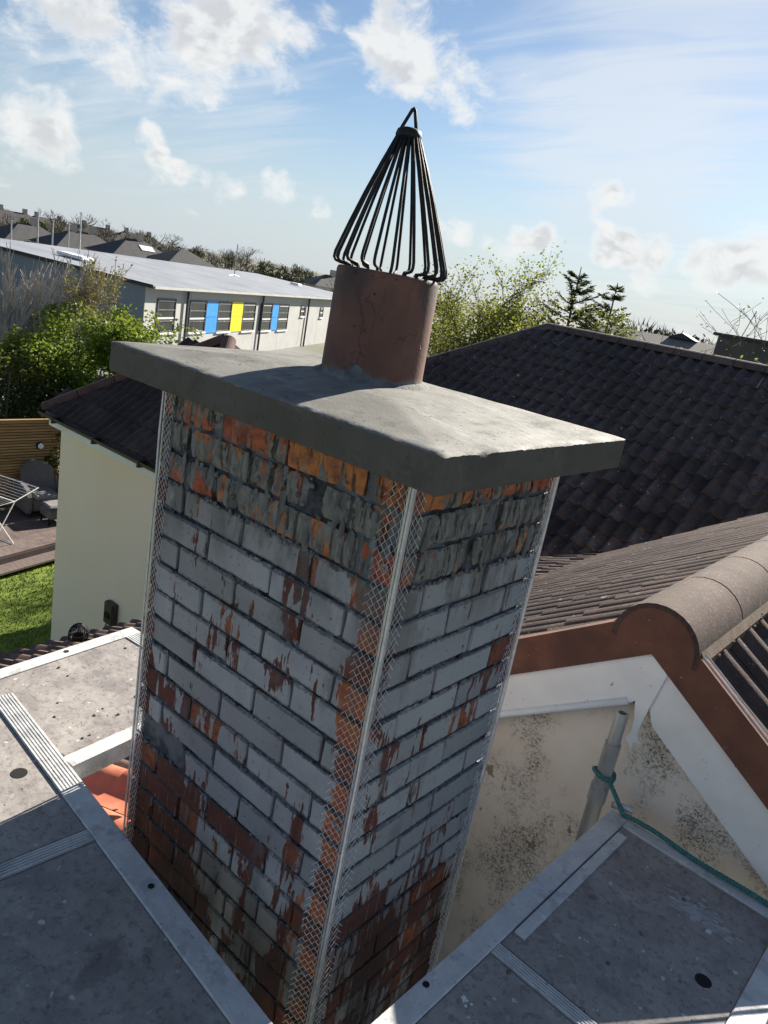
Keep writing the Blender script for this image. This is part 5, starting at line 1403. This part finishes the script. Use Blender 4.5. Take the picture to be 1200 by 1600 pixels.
# far trees: five crowns shared by all
def far_crown(seed, w_, h_, bare):
    rs = random.Random(seed); mb = MB(); tr_ = MB(); n = 700 if bare else 900
    tr_.tube([(0, 0, 0), (.1, .05, h_*.35), (0, .1, h_*.8)], [.28, .18, .05], 5)
    for k in range(14):
        a = rs.uniform(0, 6.28); z0 = h_*rs.uniform(.25, .7); tr_.tube([(0, 0, z0), (math.cos(a)*w_*.35, math.sin(a)*w_*.35, z0+h_*.18), (math.cos(a)*w_*.5, math.sin(a)*w_*.5, min(h_, z0+h_*.4))], [.1, .06, .02], 3)
    cl = [(Vector((rs.gauss(0, w_*.24), rs.gauss(0, w_*.24), h_*rs.uniform(.30, .88))), rs.uniform(.13, .24)*w_) for _ in range(22)]
    for k in range(n):
        c, r_ = rs.choice(cl); v_ = Vector((rs.gauss(0, 1), rs.gauss(0, 1), rs.gauss(0, 1))).normalized(); p = c+v_*r_*rs.random()**.4
        if bare:
            t_ = p+(v_+Vector((0, 0, .8))).normalized()*rs.uniform(.5, 1.3); wv = Vector((rs.gauss(0, 1), rs.gauss(0, 1), 0)).normalized()*rs.uniform(.03, .075); m = len(mb.v)
            mb.v += [tuple(p-wv), tuple(p+wv), tuple(t_)]; mb.f.append((m, m+1, m+2))
        else:
            a_ = Vector((rs.gauss(0, 1), rs.gauss(0, 1), rs.gauss(0, 1))).normalized(); b_ = a_.cross(v_).normalized() if abs(a_.dot(v_)) < .99 else Vector((1, 0, 0)); s_ = rs.uniform(.14, .34); m = len(mb.v)
            mb.v += [tuple(p-a_*s_), tuple(p+b_*s_*.7), tuple(p+a_*s_), tuple(p-b_*s_*.7)]; mb.f.append((m, m+1, m+2, m+3))
    return mb, tr_
kinds = []
for i, (bare, mt, w_, h_) in enumerate(((True, M_FARTW, 6, 8), (True, M_FARTW, 7, 7.5), (False, M_FARTW2, 6, 7), (False, M_FARGR, 6, 6.5), (False, M_LDARK, 4.5, 7.5), (True, M_FARTW2, 6.5, 7))):
    c_, t_ = far_crown(100+i, w_, h_, bare); kinds.append((c_.mesh('crown', mt), t_.mesh('trunk', M_BARK), h_))
KL = ['bare brown tree on the wooded rise', 'broad bare tree on the wooded rise', 'olive green tree on the wooded rise', 'green tree on the wooded rise', 'dark evergreen tree on the wooded rise', 'bare olive-tinted tree on the wooded rise']
KR = ['bare tree on the skyline beyond the dark ridge', 'broad bare tree on the skyline beyond the dark ridge', 'olive tree on the skyline beyond the dark ridge', 'green tree on the skyline beyond the dark ridge', 'dark evergreen on the skyline beyond the dark ridge', 'thin olive tree on the skyline beyond the dark ridge']
def far_tree(u, vtop, rng, k, lab, grp):
    p = atrange(u, vtop, rng); zg = terrain(p.x, p.y); me, mtk, h_ = kinds[k]; s_ = max(.35, min(2.2, (p.z-zg)/h_))
    root = empty('far_tree', (p.x, p.y, zg), lab, 'tree', grp)
    m = Matrix.Translation((p.x, p.y, zg-.1)) @ Matrix.Rotation(random.uniform(0, 6.28), 4, 'Z') @ Matrix.Scale(s_, 4)
    link('crown', me, root, m); link('trunk', mtk, root, m)
rt_ = random.Random(77)
sky_line = [(-40, 322), (0, 328), (60, 334), (110, 340), (170, 350), (230, 360), (300, 374), (360, 388), (420, 402), (470, 414), (530, 428)]
def sl_y(u):
    for (a, b_) in zip(sky_line, sky_line[1:]):
        if a[0] <= u <= b_[0]: return a[1]+(b_[1]-a[1])*(u-a[0])/(b_[0]-a[0])
    return sky_line[-1][1]
def place(u, rg):
    near = 'in front of' if rg < 170 else 'behind'
    for lim, nm in ((32, 'the long far terrace on the rise'), (70, 'the white far house by the saplings'), (105, 'the slim pale mast'), (150, 'the far house behind the two masts'), (190, 'the half hidden far terrace'), (240, 'the far house with the rooflight'), (310, 'the far house showing only its roof'), (362, 'the stretch of school roof before the antenna mast'), (410, 'the antenna mast on the school roof'), (455, 'the far end of the school roof'), (600, 'the far dark house by the pot')):
        if u < lim: return near+' '+nm
    return near+' the pot'
for i in range(64):
    u = -40 + 575*(i+rt_.random())/64; rg = rt_.uniform(150, 285) if i % 3 else rt_.uniform(140, 170)
    v = sl_y(u) + rt_.uniform(-10, 12) + (10 if rg < 170 else 0)
    if u < 240: k = rt_.choice((0, 0, 1, 1, 4, 5)); v += 2
    elif u < 400: k = rt_.choice((0, 5, 2, 2, 4, 1))
    else: k = rt_.choice((2, 3, 3, 2, 5))
    far_tree(u, v, rg, k, KL[k].replace('on the wooded rise', place(u, rg)), 'far trees on the wooded rise')
for i in range(7):
    u = 540+150*i/6; far_tree(u, 436+.185*(u-530)+rt_.uniform(-4, 6), rt_.uniform(95, 150), rt_.choice((2, 3, 5)), 'far tree low on the skyline behind the chimney pot', 'far trees behind the pot')
for i, (u, v, rg, k) in enumerate(((1000, 513, 70, 3), (1028, 512, 72, 5), (1050, 516, 70, 3), (1075, 520, 68, 3), (1090, 524, 75, 2), (1012, 508, 80, 1), (985, 506, 85, 3), (1110, 532, 90, 5))):
    far_tree(u, v, rg, k, KR[k], 'far trees beyond the dark ridge')
# long grey shed and flat-topped block beyond the ridge
p0, p1 = atrange(940, 500, 44), atrange(1165, 560, 40); shd = empty('long_shed', ((p0.x+p1.x)/2, (p0.y+p1.y)/2, G), 'long shed with a plain grey-brown roof beyond the dark ridge', 'shed')
M_SHED = mottled('grey_brown_sheet_roof', (.150, .140, .128), (.19, .178, .162), .8, .8, bump=0)
zr = atrange(1020, 521, 43).z; ax_ = (p1-p0); ax_.z = 0; ax_.normalize(); pr = Vector((ax_.y, -ax_.x, 0)); pr = pr if pr.dot(CAM-p0) > 0 else -pr
b = MB(); A0, A1 = Vector((p0.x, p0.y, zr)), Vector((p1.x, p1.y, zr))
for sgn in (1, -1): b.prism([A0, A1, A1+pr*sgn*6+Vector((0, 0, -2.4)), A0+pr*sgn*6+Vector((0, 0, -2.4))], (0, 0, -.08))
o = b.build('roof', M_SHED, shd); fix_normals(o)
b = MB(); b.prism([Vector((q_.x, q_.y, G)) for q_ in (A0+pr*5.7, A1+pr*5.7, A1-pr*5.7, A0-pr*5.7)], (0, 0, zr-2.5-G)); o = b.build('wall', M_FWALL, shd); fix_normals(o)
b = MB(); q0 = A0.lerp(A1, .60)+pr*.3; b.prism([q0-ax_*.8, q0+ax_*.8, q0+ax_*.0+Vector((0, 0, .28))], -pr*.5); o = b.build('roof_vent', M_SLATE, shd); fix_normals(o)
p0, p1 = atrange(1124, 520, 33), atrange(1260, 548, 31); blk = empty('flat_block', (p0.x, p0.y, G), 'dark flat-topped block at the end of the long shed', 'building')
ax2 = p1-p0; ax2.z = 0; ax2.normalize(); pr2 = Vector((ax2.y, -ax2.x, 0)); pr2 = pr2 if pr2.dot(CAM-p0) < 0 else -pr2
b = MB(); base_ = [Vector((p0.x, p0.y, G)), Vector((p1.x, p1.y, G))]; base_ += [base_[1]+pr2*5, base_[0]+pr2*5]
M_DKBLK = mottled('dark_grey_cladding', (.060, .058, .055), (.085, .082, .078), 1, .8, bump=0)
b.prism(base_, (0, 0, p0.z-G-.12)); o = b.build('wall', M_DKBLK, blk); fix_normals(o)
b = MB(); b.prism([q_+Vector((0, 0, p0.z-G-.115)) for q_ in (base_[0]-ax2*.15-pr2*.15, base_[1]-pr2*.15, base_[2], base_[3]-ax2*.15)], (0, 0, .12)); o = b.build('parapet', M_TRIM, blk); fix_normals(o)
b = MB(); pa = base_[0]+ax2*1.0+Vector((0, 0, p0.z-G)); b.tube([pa, pa+Vector((.25, 0, 1.0))], .018, 4); b.build('aerial', M_TUBE, blk)

# crumbs of mortar lying about on the boards
for nm, mt, x0, x1, y0, y1, n_, par in (('a', mtF, .02, 1.35, -.66, -.07, 130, df), ('b', mtR, .062, .495, .0, DY-.05, 120, drk), ('c', mtL, -.50, -.06, -.03, .48, 80, dl)):
    rs = random.Random(n_); mb = MB()
    for i in range(n_):
        r_ = rs.uniform(.0008, .0022) if rs.random() < .85 else rs.uniform(.003, .006)
        blob(mb, mt @ Vector((rs.uniform(x0, x1), rs.uniform(y0, y1), -.0045+r_*.4)), r_, rs, 5, (1.2, 1, .7))
    mb.build('mortar_crumb', M_SMEAR, par, kind='stuff')
